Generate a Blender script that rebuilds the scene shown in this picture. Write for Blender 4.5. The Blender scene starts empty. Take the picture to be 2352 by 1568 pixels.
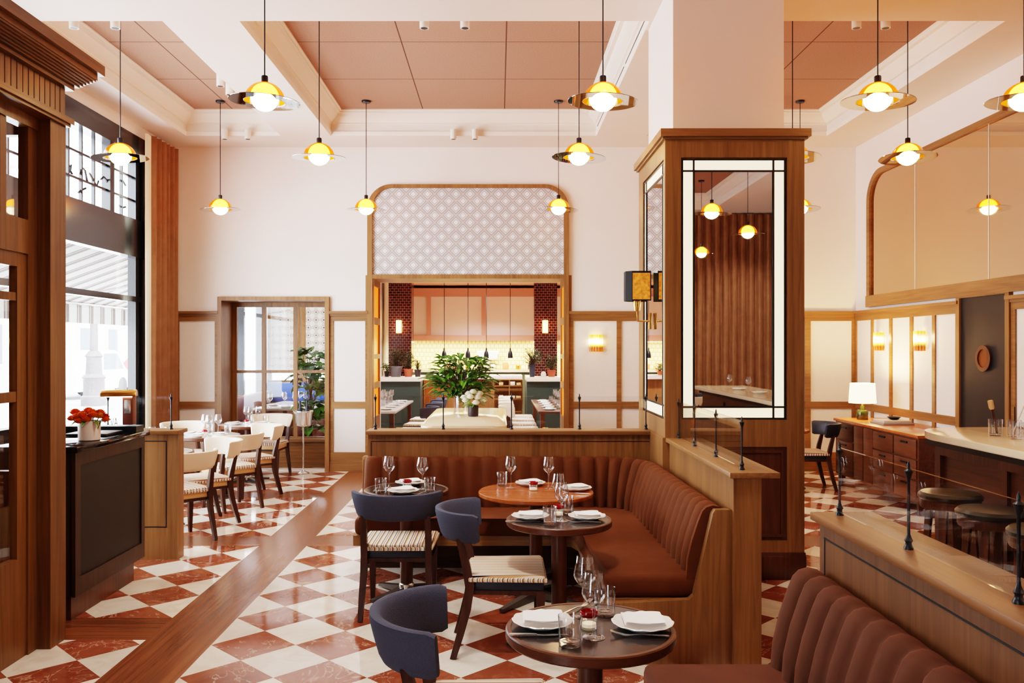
import bpy, bmesh, math, random
from math import pi, sin, cos, radians, sqrt
from mathutils import Vector, Matrix, Euler
RND = random.Random(11)
COL = bpy.context.scene.collection
SC = 1.11            # everything below is drawn at eye height 1.55; the last step scales it to real size
H_EYE = 1.55

# ------------------------------------------------------------------ mesh helpers
class MB:
    def __init__(s): s.v = []; s.f = []; s.m = []; s.uv = {}
    def add(s, vs, fs, mi=0):
        b = len(s.v); s.v += [tuple(v) for v in vs]
        for f in fs: s.f.append([b+i for i in f]); s.m.append(mi)
        return s
    def box(s, x0, x1, y0, y1, z0, z1, mi=0, bev=0.0, seg=2):
        if x0 > x1: x0, x1 = x1, x0
        if y0 > y1: y0, y1 = y1, y0
        if z0 > z1: z0, z1 = z1, z0
        e = RND.uniform(.0001,.0007); x0 -= e; x1 += e; y0 -= e; y1 += e; z0 -= e; z1 += e   # no two faces share a plane
        vs = [(x0,y0,z0),(x1,y0,z0),(x1,y1,z0),(x0,y1,z0),(x0,y0,z1),(x1,y0,z1),(x1,y1,z1),(x0,y1,z1)]
        fs = [(0,3,2,1),(4,5,6,7),(0,1,5,4),(1,2,6,5),(2,3,7,6),(3,0,4,7)]
        if not bev: return s.add(vs, fs, mi)
        bm = bmesh.new(); bv = [bm.verts.new(v) for v in vs]
        for f in fs: bm.faces.new([bv[i] for i in f])
        bmesh.ops.bevel(bm, geom=list(bm.edges), offset=bev, segments=seg, profile=.5, affect='EDGES')
        bm.verts.index_update()
        s.add([v.co[:] for v in bm.verts], [[v.index for v in f.verts] for f in bm.faces], mi); bm.free(); return s
    def lathe(s, prof, n=24, c=(0,0,0), mi=0, a0=0, a1=2*pi):
        full = abs(a1-a0-2*pi) < 1e-6; k = n if full else n+1
        vs = []; st = []
        for r, z in prof:
            st.append((len(vs), r < 1e-9))
            for i in range(1 if r < 1e-9 else k):
                a = a0+(a1-a0)*i/n; vs.append((c[0]+r*cos(a), c[1]+r*sin(a), c[2]+z))
        fs = []
        for j in range(len(prof)-1):
            (p, pp), (q, qp) = st[j], st[j+1]
            if pp and qp: continue
            for i in range(n):
                i2 = (i+1) % k if full else i+1
                if pp: fs.append((p, q+i2, q+i))
                elif qp: fs.append((p+i, p+i2, q))
                else: fs.append((p+i, p+i2, q+i2, q+i))
        return s.add(vs, fs, mi)
    def cyl(s, c, r, z0, z1, n=24, mi=0, r2=None):
        r2 = r if r2 is None else r2
        return s.lathe([(0,z0),(r,z0),(r2,z1),(0,z1)], n, (c[0],c[1],0), mi)
    def tube(s, pts, r, n=8, mi=0, cap=True):
        pts = [Vector(p) for p in pts]; rs = r if isinstance(r,(list,tuple)) else [r]*len(pts)
        vs = []; up = None
        for i, p in enumerate(pts):
            t = (pts[min(i+1,len(pts)-1)]-pts[max(i-1,0)]).normalized()
            if up is None:
                up = Vector((0,0,1)) if abs(t.z) < .9 else Vector((1,0,0))
            u = (up - t*up.dot(t)).normalized(); w = t.cross(u); up = u
            for k in range(n):
                a = 2*pi*k/n; vs.append(p+(u*cos(a)+w*sin(a))*rs[i])
        fs = [(i*n+k, i*n+(k+1)%n, (i+1)*n+(k+1)%n, (i+1)*n+k) for i in range(len(pts)-1) for k in range(n)]
        if cap: fs += [tuple(range(n))[::-1], tuple((len(pts)-1)*n+k for k in range(n))]
        return s.add(vs, fs, mi)
    def bar(s, p, q, w, d, mi=0, w2=None, d2=None, side=(1,0,0)):
        """a straight bar of rectangular section w (along side) by d, from p to q"""
        p, q = Vector(p), Vector(q); t = (q-p).normalized(); u = Vector(side); u = (u-t*u.dot(t)).normalized(); v = t.cross(u)
        w2 = w if w2 is None else w2; d2 = d if d2 is None else d2
        vs = [p+u*a*w/2+v*b*d/2 for a,b in ((-1,-1),(1,-1),(1,1),(-1,1))]+[q+u*a*w2/2+v*b*d2/2 for a,b in ((-1,-1),(1,-1),(1,1),(-1,1))]
        return s.add(vs, [(0,3,2,1),(4,5,6,7),(0,1,5,4),(1,2,6,5),(2,3,7,6),(3,0,4,7)], mi)
    def strip(s, pts, w, d, mi=0, side=(1,0,0)):
        """a bent bar of rectangular section through several points; w and d may be lists"""
        P = [Vector(p) for p in pts]; n = len(P); vs = []
        W = w if isinstance(w, list) else [w]*n; D = d if isinstance(d, list) else [d]*n
        for i, p in enumerate(P):
            t = (P[min(i+1,n-1)]-P[max(i-1,0)]).normalized(); u = Vector(side); u = (u-t*u.dot(t)).normalized(); v = t.cross(u)
            vs += [p+u*a*W[i]/2+v*b*D[i]/2 for a,b in ((-1,-1),(1,-1),(1,1),(-1,1))]
        fs = [(i*4+k, i*4+(k+1)%4, i*4+4+(k+1)%4, i*4+4+k) for i in range(n-1) for k in range(4)]+[(3,2,1,0),tuple(n*4-4+k for k in range(4))]
        return s.add(vs, fs, mi)
    def prism(s, poly, axis, a, b, mi=0, bev=0.0, seg=2):
        """polygon extruded along an axis: X takes (y,z), Y takes (x,z), Z takes (x,y)"""
        def P(p, t): return {'X':(t,p[0],p[1]),'Y':(p[0],t,p[1]),'Z':(p[0],p[1],t)}[axis]
        n = len(poly); vs = [P(p,a) for p in poly]+[P(p,b) for p in poly]
        fs = [tuple(range(n))[::-1], tuple(range(n,2*n))]+[(i,(i+1)%n,n+(i+1)%n,n+i) for i in range(n)]
        if not bev: return s.add(vs, fs, mi)
        bm = bmesh.new(); bv = [bm.verts.new(v) for v in vs]
        for f in fs: bm.faces.new([bv[i] for i in f])
        bmesh.ops.bevel(bm, geom=list(bm.edges), offset=bev, segments=seg, profile=.5, affect='EDGES')
        bm.verts.index_update()
        s.add([v.co[:] for v in bm.verts], [[v.index for v in f.verts] for f in bm.faces], mi); bm.free(); return s
    def grid(s, fn, nu, nv, mi=0, closeu=False):
        ku = nu if closeu else nu+1
        vs = [fn(i/nu, j/nv) for j in range(nv+1) for i in range(ku)]
        fs = [(j*ku+i, j*ku+(i+1)%ku, (j+1)*ku+(i+1)%ku, (j+1)*ku+i) for j in range(nv) for i in range(nu)]
        return s.add(vs, fs, mi)
    def ring(s, outer, inner, y0, y1, mi=0):
        """flat frame in an XZ plane between two matching open outlines, Y from y0 to y1"""
        n = len(outer); vs = [(p[0],y0,p[1]) for p in outer]+[(p[0],y0,p[1]) for p in inner]+[(p[0],y1,p[1]) for p in outer]+[(p[0],y1,p[1]) for p in inner]
        fs = []
        for i in range(n-1):
            fs += [(i,i+1,n+i+1,n+i),(2*n+i,3*n+i,3*n+i+1,2*n+i+1),(i,2*n+i,2*n+i+1,i+1),(n+i,n+i+1,3*n+i+1,3*n+i)]
        fs += [(0,n,3*n,2*n),(n-1,2*n-1+0,4*n-1,3*n-1)]
        return s.add(vs, fs, mi)
    def sphere(s, c, r, n=16, m=10, mi=0, sz=1.0):
        return s.lathe([(r*sin(pi*j/m), -r*sz*cos(pi*j/m)) for j in range(m+1)], n, c, mi)
    def leaf(s, p, d, L, w, droop=.3, mi=0, fold=.25):
        p = Vector(p); d = Vector(d).normalized(); side = d.cross(Vector((0,0,1)))
        side = side.normalized() if side.length > .05 else Vector((1,0,0)); up = side.cross(d)
        rows = []
        for t, k in ((0,.08),(.3,.8),(.6,1.0),(.85,.55),(1,.02)):
            c = p+d*L*t-Vector((0,0,1))*droop*L*t*t
            rows += [c-side*w*k/2+up*w*k*fold, c, c+side*w*k/2+up*w*k*fold]
        fs = []
        for j in range(4):
            for i in range(2): fs.append((j*3+i, j*3+i+1, j*3+4+i, j*3+3+i))
        return s.add(rows, fs, mi)
    def xform(s, M, start=0):
        s.v[start:] = [tuple(M @ Vector(v)) for v in s.v[start:]]; return s
    def build(s, name, mats, parent=None, smooth=40, fixn=True):
        me = bpy.data.meshes.new(name); me.from_pydata(s.v, [], s.f)
        mats = mats if isinstance(mats,(list,tuple)) else [mats]
        for m in mats: me.materials.append(m)
        me.polygons.foreach_set('material_index', s.m)
        if fixn:
            bm = bmesh.new(); bm.from_mesh(me)
            bmesh.ops.recalc_face_normals(bm, faces=bm.faces); bm.to_mesh(me); bm.free()
        if smooth:
            me.polygons.foreach_set('use_smooth', [True]*len(me.polygons)); me.set_sharp_from_angle(angle=radians(smooth))
        me.update()
        o = bpy.data.objects.new(name, me); COL.objects.link(o)
        if parent: o.parent = parent
        return o

def tag(o, label=None, cat=None, group=None, kind=None):
    if label: o['label'] = label
    if cat: o['category'] = cat
    if group: o['group'] = group
    if kind: o['kind'] = kind
    return o
def thing(name, label, cat, loc=(0,0,0), rz=0, group=None):
    o = bpy.data.objects.new(name, None); COL.objects.link(o); o.location = loc; o.rotation_euler = (0,0,rz); o.empty_display_size = .05
    return tag(o, label, cat, group)
def struct(name, mb, mats, parent=None, label=None, **k):
    o = mb.build(name, mats, parent, **k)
    if not parent: tag(o, label, None, None, 'structure')
    elif label: o['label'] = label
    return o
def kids(o): return [c for c in bpy.data.objects if c.parent == o]
def dup(root, loc, rz=0, label=None, group=None):
    def rec(o, par):
        c = o.copy(); COL.objects.link(c); c.parent = par
        for ch in kidmap.get(o.name, []): rec(ch, c)
        return c
    kidmap = {}
    stack = [root]
    allk = {}
    for o in bpy.data.objects:
        if o.parent: allk.setdefault(o.parent.name, []).append(o)
    kidmap = allk
    r = rec(root, None); r.location = loc; r.rotation_euler = (0,0,rz)
    if label: r['label'] = label
    if group: r['group'] = group
    return r
USED = set()
def place(proto, loc, rz, label, group=None):
    """the first time moves the prototype itself, afterwards a copy of it"""
    if proto.name not in USED:
        USED.add(proto.name); proto.location = loc; proto.rotation_euler = (0,0,rz); proto['label'] = label
        if group: proto['group'] = group
        return proto
    return dup(proto, loc, rz, label, group)

# ------------------------------------------------------------------ materials
def lin(r, g, b):
    f = lambda c: (c/255/12.92) if c/255 <= .04045 else ((c/255+.055)/1.055)**2.4
    return (f(r), f(g), f(b), 1)
def N(nt, t, **k):
    n = nt.nodes.new(t)
    for a, v in k.items():
        if a.startswith('i_'): n.inputs[a[2:].replace('_',' ')].default_value = v
        else: setattr(n, a, v)
    return n
def base(name):
    m = bpy.data.materials.new(name); m.use_nodes = True; nt = m.node_tree; return m, nt, nt.nodes['Principled BSDF'], nt.links.new
def sett(b, rough, metal=0, spec=.5, **k):
    b.inputs['Roughness'].default_value = rough; b.inputs['Metallic'].default_value = metal; b.inputs['Specular IOR Level'].default_value = spec
    for a, v in k.items(): b.inputs[a.replace('_',' ')].default_value = v
def paint(name, col, rough=.55, var=.06, scale=3, bump=0, bscale=60, metal=0, spec=.5, **k):
    """colour with a soft procedural mottling"""
    m, nt, b, L = base(name); sett(b, rough, metal, spec, **k)
    tc = N(nt,'ShaderNodeTexCoord'); no = N(nt,'ShaderNodeTexNoise', i_Scale=scale, i_Detail=4); L(tc.outputs['Object'], no.inputs['Vector'])
    mx = N(nt,'ShaderNodeMix', data_type='RGBA'); mx.inputs['A'].default_value = tuple(c*(1-var) for c in col[:3])+(1,); mx.inputs['B'].default_value = tuple(min(1,c*(1+var)) for c in col[:3])+(1,)
    L(no.outputs['Fac'], mx.inputs['Factor']); L(mx.outputs['Result'], b.inputs['Base Color'])
    if bump:
        n2 = N(nt,'ShaderNodeTexNoise', i_Scale=bscale, i_Detail=3); L(tc.outputs['Object'], n2.inputs['Vector'])
        bp = N(nt,'ShaderNodeBump', i_Strength=bump, i_Distance=.01); L(n2.outputs['Fac'], bp.inputs['Height']); L(bp.outputs['Normal'], b.inputs['Normal'])
    return m
def wood(name, c1, c2, axis='Z', scale=1.0, rough=.42, spec=.4):
    m, nt, b, L = base(name); sett(b, rough, 0, spec)
    tc = N(nt,'ShaderNodeTexCoord'); mp = N(nt,'ShaderNodeMapping')
    s = [38*scale]*3; s['XYZ'.index(axis)] = 1.6*scale; mp.inputs['Scale'].default_value = s
    L(tc.outputs['Object'], mp.inputs['Vector'])
    n1 = N(nt,'ShaderNodeTexNoise', i_Scale=1.0, i_Detail=6, i_Roughness=.6, i_Distortion=.6); L(mp.outputs['Vector'], n1.inputs['Vector'])
    n2 = N(nt,'ShaderNodeTexNoise', i_Scale=.12, i_Detail=3); L(mp.outputs['Vector'], n2.inputs['Vector'])
    ad = N(nt,'ShaderNodeMath', operation='MULTIPLY_ADD'); ad.inputs[1].default_value = .55; L(n1.outputs['Fac'], ad.inputs[0])
    m2 = N(nt,'ShaderNodeMath', operation='MULTIPLY'); m2.inputs[1].default_value = .45; L(n2.outputs['Fac'], m2.inputs[0]); L(m2.outputs[0], ad.inputs[2])
    r = N(nt,'ShaderNodeValToRGB'); r.color_ramp.elements[0].position = .36; r.color_ramp.elements[0].color = c2; r.color_ramp.elements[1].position = .62; r.color_ramp.elements[1].color = c1
    L(ad.outputs[0], r.inputs['Fac']); L(r.outputs['Color'], b.inputs['Base Color'])
    bp = N(nt,'ShaderNodeBump', i_Strength=.12, i_Distance=.004); L(n1.outputs['Fac'], bp.inputs['Height']); L(bp.outputs['Normal'], b.inputs['Normal'])
    return m
def emit(name, col, strength, base_col=None):
    m, nt, b, L = base(name); sett(b, .5); b.inputs['Base Color'].default_value = base_col or col
    b.inputs['Emission Color'].default_value = col; b.inputs['Emission Strength'].default_value = strength
    return m
def glow(name, c_edge, c_mid, strength, rough=.5, scale=6):
    """lit surface whose brightness is mottled"""
    m, nt, b, L = base(name); sett(b, rough); tc = N(nt,'ShaderNodeTexCoord'); no = N(nt,'ShaderNodeTexNoise', i_Scale=scale); L(tc.outputs['Object'], no.inputs['Vector'])
    mx = N(nt,'ShaderNodeMix', data_type='RGBA'); mx.inputs['A'].default_value = c_edge; mx.inputs['B'].default_value = c_mid
    L(no.outputs['Fac'], mx.inputs['Factor']); L(mx.outputs['Result'], b.inputs['Emission Color']); L(mx.outputs['Result'], b.inputs['Base Color']); b.inputs['Emission Strength'].default_value = strength
    return m
def pane(name, tint=(1,1,1,1), refl=1.0, rough=0.0):
    """thin sheet of glass: clear with a Fresnel reflection"""
    m, nt, b, L = base(name); nt.nodes.remove(b); out = nt.nodes['Material Output']
    t = N(nt,'ShaderNodeBsdfTransparent'); t.inputs['Color'].default_value = tint
    g = N(nt,'ShaderNodeBsdfGlossy'); g.inputs['Roughness'].default_value = rough
    fr = N(nt,'ShaderNodeLayerWeight', i_Blend=.5); pw = mathn(nt,'MULTIPLY_ADD', mathn(nt,'POWER', fr.outputs['Facing'], 5.0), .96, .04)
    mu = N(nt,'ShaderNodeMath', operation='MULTIPLY'); mu.inputs[1].default_value = refl; mu.use_clamp = True; L(pw, mu.inputs[0])
    mx = N(nt,'ShaderNodeMixShader'); L(mu.outputs[0], mx.inputs[0]); L(t.outputs[0], mx.inputs[1]); L(g.outputs[0], mx.inputs[2]); L(mx.outputs[0], out.inputs['Surface'])
    return m
def velvet(name, c, c_edge):
    m, nt, b, L = base(name); sett(b, .75, 0, .15); b.inputs['Sheen Weight'].default_value = .28; b.inputs['Sheen Roughness'].default_value = .35; b.inputs['Sheen Tint'].default_value = c_edge
    tc = N(nt,'ShaderNodeTexCoord'); no = N(nt,'ShaderNodeTexNoise', i_Scale=7, i_Detail=5, i_Distortion=.4); L(tc.outputs['Object'], no.inputs['Vector'])
    mx = N(nt,'ShaderNodeMix', data_type='RGBA'); mx.inputs['A'].default_value = tuple(x*.75 for x in c[:3])+(1,); mx.inputs['B'].default_value = tuple(x*1.25 for x in c[:3])+(1,)
    L(no.outputs['Fac'], mx.inputs['Factor']); L(mx.outputs['Result'], b.inputs['Base Color'])
    n2 = N(nt,'ShaderNodeTexNoise', i_Scale=300); L(tc.outputs['Object'], n2.inputs['Vector']); bp = N(nt,'ShaderNodeBump', i_Strength=.15, i_Distance=.002); L(n2.outputs['Fac'], bp.inputs['Height']); L(bp.outputs['Normal'], b.inputs['Normal'])
    return m
def mathn(nt, op, a, b=None, c=None):
    n = N(nt,'ShaderNodeMath', operation=op)
    for i, v in enumerate((a,b,c)):
        if v is None: continue
        if isinstance(v,(int,float)): n.inputs[i].default_value = v
        else: nt.links.new(v, n.inputs[i])
    return n.outputs[0]
def ramp(nt, fac, stops, interp='CONSTANT'):
    r = N(nt,'ShaderNodeValToRGB'); r.color_ramp.interpolation = interp; e = r.color_ramp.elements
    e[0].position, e[0].color = stops[0]; e[1].position, e[1].color = stops[1]
    for p, c in stops[2:]:
        x = e.new(p); x.color = c
    nt.links.new(fac, r.inputs['Fac']); return r.outputs['Color']
def checker_marble(name):
    """polished marble squares laid on the diagonal, cream and red, from the UV lattice"""
    m, nt, b, L = base(name); sett(b, .07, 0, .5)
    uv = N(nt,'ShaderNodeUVMap'); sp = N(nt,'ShaderNodeSeparateXYZ'); L(uv.outputs[0], sp.inputs[0])
    fu = mathn(nt,'FLOOR', sp.outputs[0]); fv = mathn(nt,'FLOOR', sp.outputs[1])
    par = mathn(nt,'FLOORED_MODULO', mathn(nt,'ADD', fu, fv), 2.0)
    cb = N(nt,'ShaderNodeCombineXYZ'); L(fu, cb.inputs[0]); L(fv, cb.inputs[1])
    wn = N(nt,'ShaderNodeTexWhiteNoise', noise_dimensions='2D'); L(cb.outputs[0], wn.inputs['Vector'])
    tc = N(nt,'ShaderNodeTexCoord')
    off = N(nt,'ShaderNodeVectorMath', operation='MULTIPLY_ADD'); off.inputs[1].default_value = (7,7,7); L(wn.outputs['Color'], off.inputs[0]); L(tc.outputs['Object'], off.inputs[2])
    n1 = N(nt,'ShaderNodeTexNoise', i_Scale=5, i_Detail=8, i_Roughness=.65, i_Distortion=.8); L(off.outputs[0], n1.inputs['Vector'])
    red = ramp(nt, n1.outputs['Fac'], [(.3,lin(118,60,42)),(.5,lin(142,78,56)),(.72,lin(162,100,76))], 'EASE')
    n2 = N(nt,'ShaderNodeTexNoise', i_Scale=2.4, i_Detail=5, i_Roughness=.6, i_Distortion=1.2); L(off.outputs[0], n2.inputs['Vector'])
    vein = mathn(nt,'SUBTRACT', 1.0, mathn(nt,'MULTIPLY', mathn(nt,'ABSOLUTE', mathn(nt,'SUBTRACT', n2.outputs['Fac'], .5)), 90.0)); vein = mathn(nt,'MULTIPLY', mathn(nt,'MAXIMUM', vein, 0.0), .55)
    mv = N(nt,'ShaderNodeMix', data_type='RGBA'); L(vein, mv.inputs['Factor']); L(red, mv.inputs['A']); mv.inputs['B'].default_value = lin(225,185,160)
    cream = ramp(nt, n1.outputs['Fac'], [(.3,lin(222,208,190)),(.6,lin(238,228,214))], 'EASE')
    mx = N(nt,'ShaderNodeMix', data_type='RGBA'); L(par, mx.inputs['Factor']); L(mv.outputs['Result'], mx.inputs['A']); L(cream, mx.inputs['B'])
    vv = mathn(nt,'MULTIPLY_ADD', wn.outputs['Value'], .22, .87)
    hs = N(nt,'ShaderNodeHueSaturation'); L(vv, hs.inputs['Value']); L(mx.outputs['Result'], hs.inputs['Color'])
    L(hs.outputs[0], b.inputs['Base Color']); return m
def diamond_tile(name):
    """encaustic tile: white diamonds ringed in blue grey on crossing diagonal bands"""
    m, nt, b, L = base(name); sett(b, .35); tc = N(nt,'ShaderNodeTexCoord'); sp = N(nt,'ShaderNodeSeparateXYZ'); L(tc.outputs['Object'], sp.inputs[0])
    P = .1256*SC   # lattice step along each diagonal
    x, z = sp.outputs[0], sp.outputs[2]
    u = mathn(nt,'DIVIDE', mathn(nt,'MULTIPLY', mathn(nt,'ADD', x, z), .70711), P); v = mathn(nt,'DIVIDE', mathn(nt,'MULTIPLY', mathn(nt,'SUBTRACT', x, z), .70711), P)
    du = mathn(nt,'ABSOLUTE', mathn(nt,'SUBTRACT', mathn(nt,'FRACT', u), .5)); dv = mathn(nt,'ABSOLUTE', mathn(nt,'SUBTRACT', mathn(nt,'FRACT', v), .5))
    d = mathn(nt,'MAXIMUM', du, dv)
    W, B, C, G = lin(236,232,232), lin(104,108,124), lin(206,190,178), lin(160,154,158)
    col = ramp(nt, d, [(0,W),(.20,B),(.25,W),(.30,C),(.35,G),(.46,C)])
    # faint grout rows of the square tiles behind the pattern
    g = mathn(nt,'LESS_THAN', mathn(nt,'FRACT', mathn(nt,'DIVIDE', z, .178*SC)), .03)
    mx = N(nt,'ShaderNodeMix', data_type='RGBA'); L(mathn(nt,'MULTIPLY', g, .6), mx.inputs['Factor']); L(col, mx.inputs['A']); mx.inputs['B'].default_value = lin(225,208,192)
    L(mx.outputs['Result'], b.inputs['Base Color']); return m
def bricks(name, c1, c2, mortar, w, h, gap=.012, axes='XZ', rough=.25, bias=0):
    m, nt, b, L = base(name); sett(b, rough); tc = N(nt,'ShaderNodeTexCoord'); sp = N(nt,'ShaderNodeSeparateXYZ'); L(tc.outputs['Object'], sp.inputs[0])
    cb = N(nt,'ShaderNodeCombineXYZ'); L(sp.outputs['XYZ'.index(axes[0])], cb.inputs[0]); L(sp.outputs['XYZ'.index(axes[1])], cb.inputs[1])
    br = N(nt,'ShaderNodeTexBrick'); br.inputs['Color1'].default_value = c1; br.inputs['Color2'].default_value = c2; br.inputs['Mortar'].default_value = mortar
    br.inputs['Scale'].default_value = 1; br.inputs['Brick Width'].default_value = w*SC; br.inputs['Row Height'].default_value = h*SC; br.inputs['Mortar Size'].default_value = gap*SC
    L(cb.outputs[0], br.inputs['Vector']); L(br.outputs['Color'], b.inputs['Base Color']); return m
def circle_print(name, axes, P, ground, ink, glowing=0):
    """printed roller-blind pattern of small rosettes"""
    m, nt, b, L = base(name); sett(b, .8); tc = N(nt,'ShaderNodeTexCoord'); sp = N(nt,'ShaderNodeSeparateXYZ'); L(tc.outputs['Object'], sp.inputs[0])
    a = mathn(nt,'SUBTRACT', mathn(nt,'FRACT', mathn(nt,'DIVIDE', sp.outputs['XYZ'.index(axes[0])], P*SC)), .5); c = mathn(nt,'SUBTRACT', mathn(nt,'FRACT', mathn(nt,'DIVIDE', sp.outputs['XYZ'.index(axes[1])], P*SC)), .5)
    r = mathn(nt,'SQRT', mathn(nt,'ADD', mathn(nt,'MULTIPLY', a, a), mathn(nt,'MULTIPLY', c, c)))
    fl = mathn(nt,'MULTIPLY', mathn(nt,'ABSOLUTE', mathn(nt,'MULTIPLY', a, c)), 6.0)
    col = ramp(nt, mathn(nt,'ADD', r, fl), [(0,ink),(.13,ground),(.30,ink),(.40,ground),(.62,ink),(.75,ground)])
    L(col, b.inputs['Base Color'])
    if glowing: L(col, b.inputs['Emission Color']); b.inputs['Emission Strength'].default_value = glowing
    return m
def stripes(name, axis, cols, period, rough=.8, diag=False):
    m, nt, b, L = base(name); sett(b, rough, 0, .2); tc = N(nt,'ShaderNodeTexCoord'); sp = N(nt,'ShaderNodeSeparateXYZ'); L(tc.outputs['Object'], sp.inputs[0])
    src = mathn(nt,'ADD', sp.outputs[0], sp.outputs[1]) if diag else sp.outputs['XYZ'.index(axis)]
    f = mathn(nt,'FRACT', mathn(nt,'DIVIDE', src, period*SC)); L(ramp(nt, f, cols), b.inputs['Base Color']); return m
def seams(name, col, dark, xs, ys, w=.006):
    """felt ceiling board with thin seams at the given world x and y"""
    m, nt, b, L = base(name); sett(b, .95, 0, .1); tc = N(nt,'ShaderNodeTexCoord'); sp = N(nt,'ShaderNodeSeparateXYZ'); L(tc.outputs['Object'], sp.inputs[0])
    acc = None
    for k, vals in ((0,xs),(1,ys)):
        for v in vals:
            t = mathn(nt,'LESS_THAN', mathn(nt,'ABSOLUTE', mathn(nt,'SUBTRACT', sp.outputs[k], v*SC)), w*SC)
            acc = t if acc is None else mathn(nt,'MAXIMUM', acc, t)
    no = N(nt,'ShaderNodeTexNoise', i_Scale=70, i_Detail=3); L(tc.outputs['Object'], no.inputs['Vector'])
    c0 = ramp(nt, no.outputs['Fac'], [(.3,tuple(c*.88 for c in col[:3])+(1,)),(.7,tuple(c*1.1 for c in col[:3])+(1,))], 'LINEAR')
    mx = N(nt,'ShaderNodeMix', data_type='RGBA'); L(acc, mx.inputs['Factor']); L(c0, mx.inputs['A']); mx.inputs['B'].default_value = dark; L(mx.outputs['Result'], b.inputs['Base Color']); return m

M = {}
M['wall'] = paint('wall_plaster', lin(234,222,215), .7, .02)
M['ceil'] = paint('ceiling_paint', lin(222,206,196), .75, .02)
M['trimwhite'] = paint('cornice_paint', lin(236,224,212), .6, .02)
M['panel'] = paint('grasscloth_panel', lin(232,220,212), .8, .04, 18, .1, 90)
OAK1, OAK2 = lin(146,103,62), lin(110,74,42)
M['oak_z'] = wood('oak_upright', OAK1, OAK2, 'Z'); M['oak_x'] = wood('oak_level', OAK1, OAK2, 'X'); M['oak_y'] = wood('oak_lengthwise', OAK1, OAK2, 'Y')
M['walnut'] = wood('walnut', lin(98,56,34), lin(62,33,20), 'Z', rough=.35); M['walnut_x'] = wood('walnut_level', lin(98,56,34), lin(62,33,20), 'X', rough=.35); M['walnut_y'] = wood('walnut_lengthwise', lin(98,56,34), lin(62,33,20), 'Y', rough=.35)
M['legwood'] = wood('dark_leg_wood', lin(78,46,34), lin(50,28,20), 'Z', rough=.38)
M['tablewood'] = wood('warm_table_wood', lin(176,98,48), lin(140,70,32), 'X', .6, rough=.25)
M['floorwood_y'] = wood('floor_board_lengthwise', lin(138,84,52), lin(96,54,32), 'Y', .8, rough=.22); M['floorwood_x'] = wood('floor_board_level', lin(138,84,52), lin(96,54,32), 'X', .8, rough=.22)
M['door_wood'] = wood('orange_oak', lin(128,86,46), lin(88,56,26), 'Z', rough=.35); M['door_wood_y'] = wood('orange_oak_lengthwise', lin(128,86,46), lin(88,56,26), 'Y', rough=.35)
M['marble_floor'] = checker_marble('checker_marble')
M['diamond'] = diamond_tile('diamond_tile')
M['black'] = paint('black_metal', lin(28,28,32), .4, .1, metal=.3)
M['blackframe'] = paint('black_window_frame', lin(24,24,28), .18, .1)
M['blackboard'] = paint('black_panel', lin(17,14,13), .55, .1)
M['stonetop'] = paint('black_stone', lin(18,18,20), .06, .2, 8)
M['glass'] = pane('clear_glass'); M['screen'] = pane('screen_glass', (.97,.98,.98,1), 1.0)
M['drink'] = pane('drinking_glass', (.97,.97,.97,1), 2.4)
M['smoke'] = pane('smoked_glass', (.26,.19,.16,1), 6, .02)
M['mirror'] = paint('mirror_silver', (.86,.86,.86,1), .01, 0, metal=1)
M['bronze_mirror'] = paint('tinted_mirror', lin(206,180,154), .03, .01, metal=1)
M['velvet'] = velvet('rust_velvet', lin(92,51,26), lin(200,120,80))
M['velvet_dim'] = velvet('rust_velvet_shaded', lin(82,49,33), lin(190,120,100))  # the rust velvet again, with the foreground's dimness put into its colour
M['curtain'] = velvet('curtain_velvet', lin(140,98,70), lin(210,150,110))
M['sheer'] = paint('sheer_cloth', lin(240,228,205), .9, .04)
M['navy'] = paint('navy_weave', lin(74,78,94), .85, .25, 160, .25, 260, spec=.2)
M['navy_dark'] = paint('navy_leather', lin(36,42,58), .5, .1)
M['cream'] = paint('cream_leather', lin(236,216,192), .5, .03)
M['tan'] = paint('tan_leather', lin(216,170,118), .5, .04)
S = [(0,lin(236,224,205)),(.28,lin(60,52,62)),(.36,lin(232,215,190)),(.52,lin(190,110,70)),(.60,lin(238,226,208)),(.78,lin(40,40,60)),(.86,lin(214,160,110))]
M['stripe'] = stripes('striped_cloth', 'X', S, .052); M['stripe_edge'] = stripes('striped_border', 'X', S, .052, diag=True)
S2 = [(0,lin(222,204,186)),(.4,lin(96,62,52)),(.55,lin(226,208,190)),(.8,lin(150,110,90))]
M['stripe2'] = stripes('brown_striped_cloth', 'X', S2, .05); M['stripe2_edge'] = stripes('brown_striped_border', 'X', S2, .05, diag=True)
M['porcelain'] = paint('porcelain', lin(251,249,244), .15, .02, spec=.6)
M['paper'] = paint('linen_napkin', lin(252,250,248), .85, .02, 30)
M['steel'] = paint('polished_steel', lin(226,224,220), .2, .05, metal=.8)
M['brass'] = paint('brass', lin(196,140,74), .25, .08, metal=1)
M['redwax'] = paint('red_glass_rim', lin(150,22,26), .2, .1)
M['wax'] = emit('candle_wax', lin(255,225,190), .4)
M['globe'] = emit('lamp_globe', lin(255,214,158), 20)
M['amber'] = None
M['marble_top'] = paint('cream_marble', lin(238,214,180), .12, .06, 5)
M['green'] = paint('leaf_green', lin(62,98,34), .4, .4, 25); M['green2'] = paint('fresh_leaf_green', lin(92,140,48), .35, .35, 20); M['green3'] = paint('grey_leaf_green', lin(62,76,62), .6, .3, 25)
M['stem'] = paint('stem_brown', lin(80,58,40), .7, .15)
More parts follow.
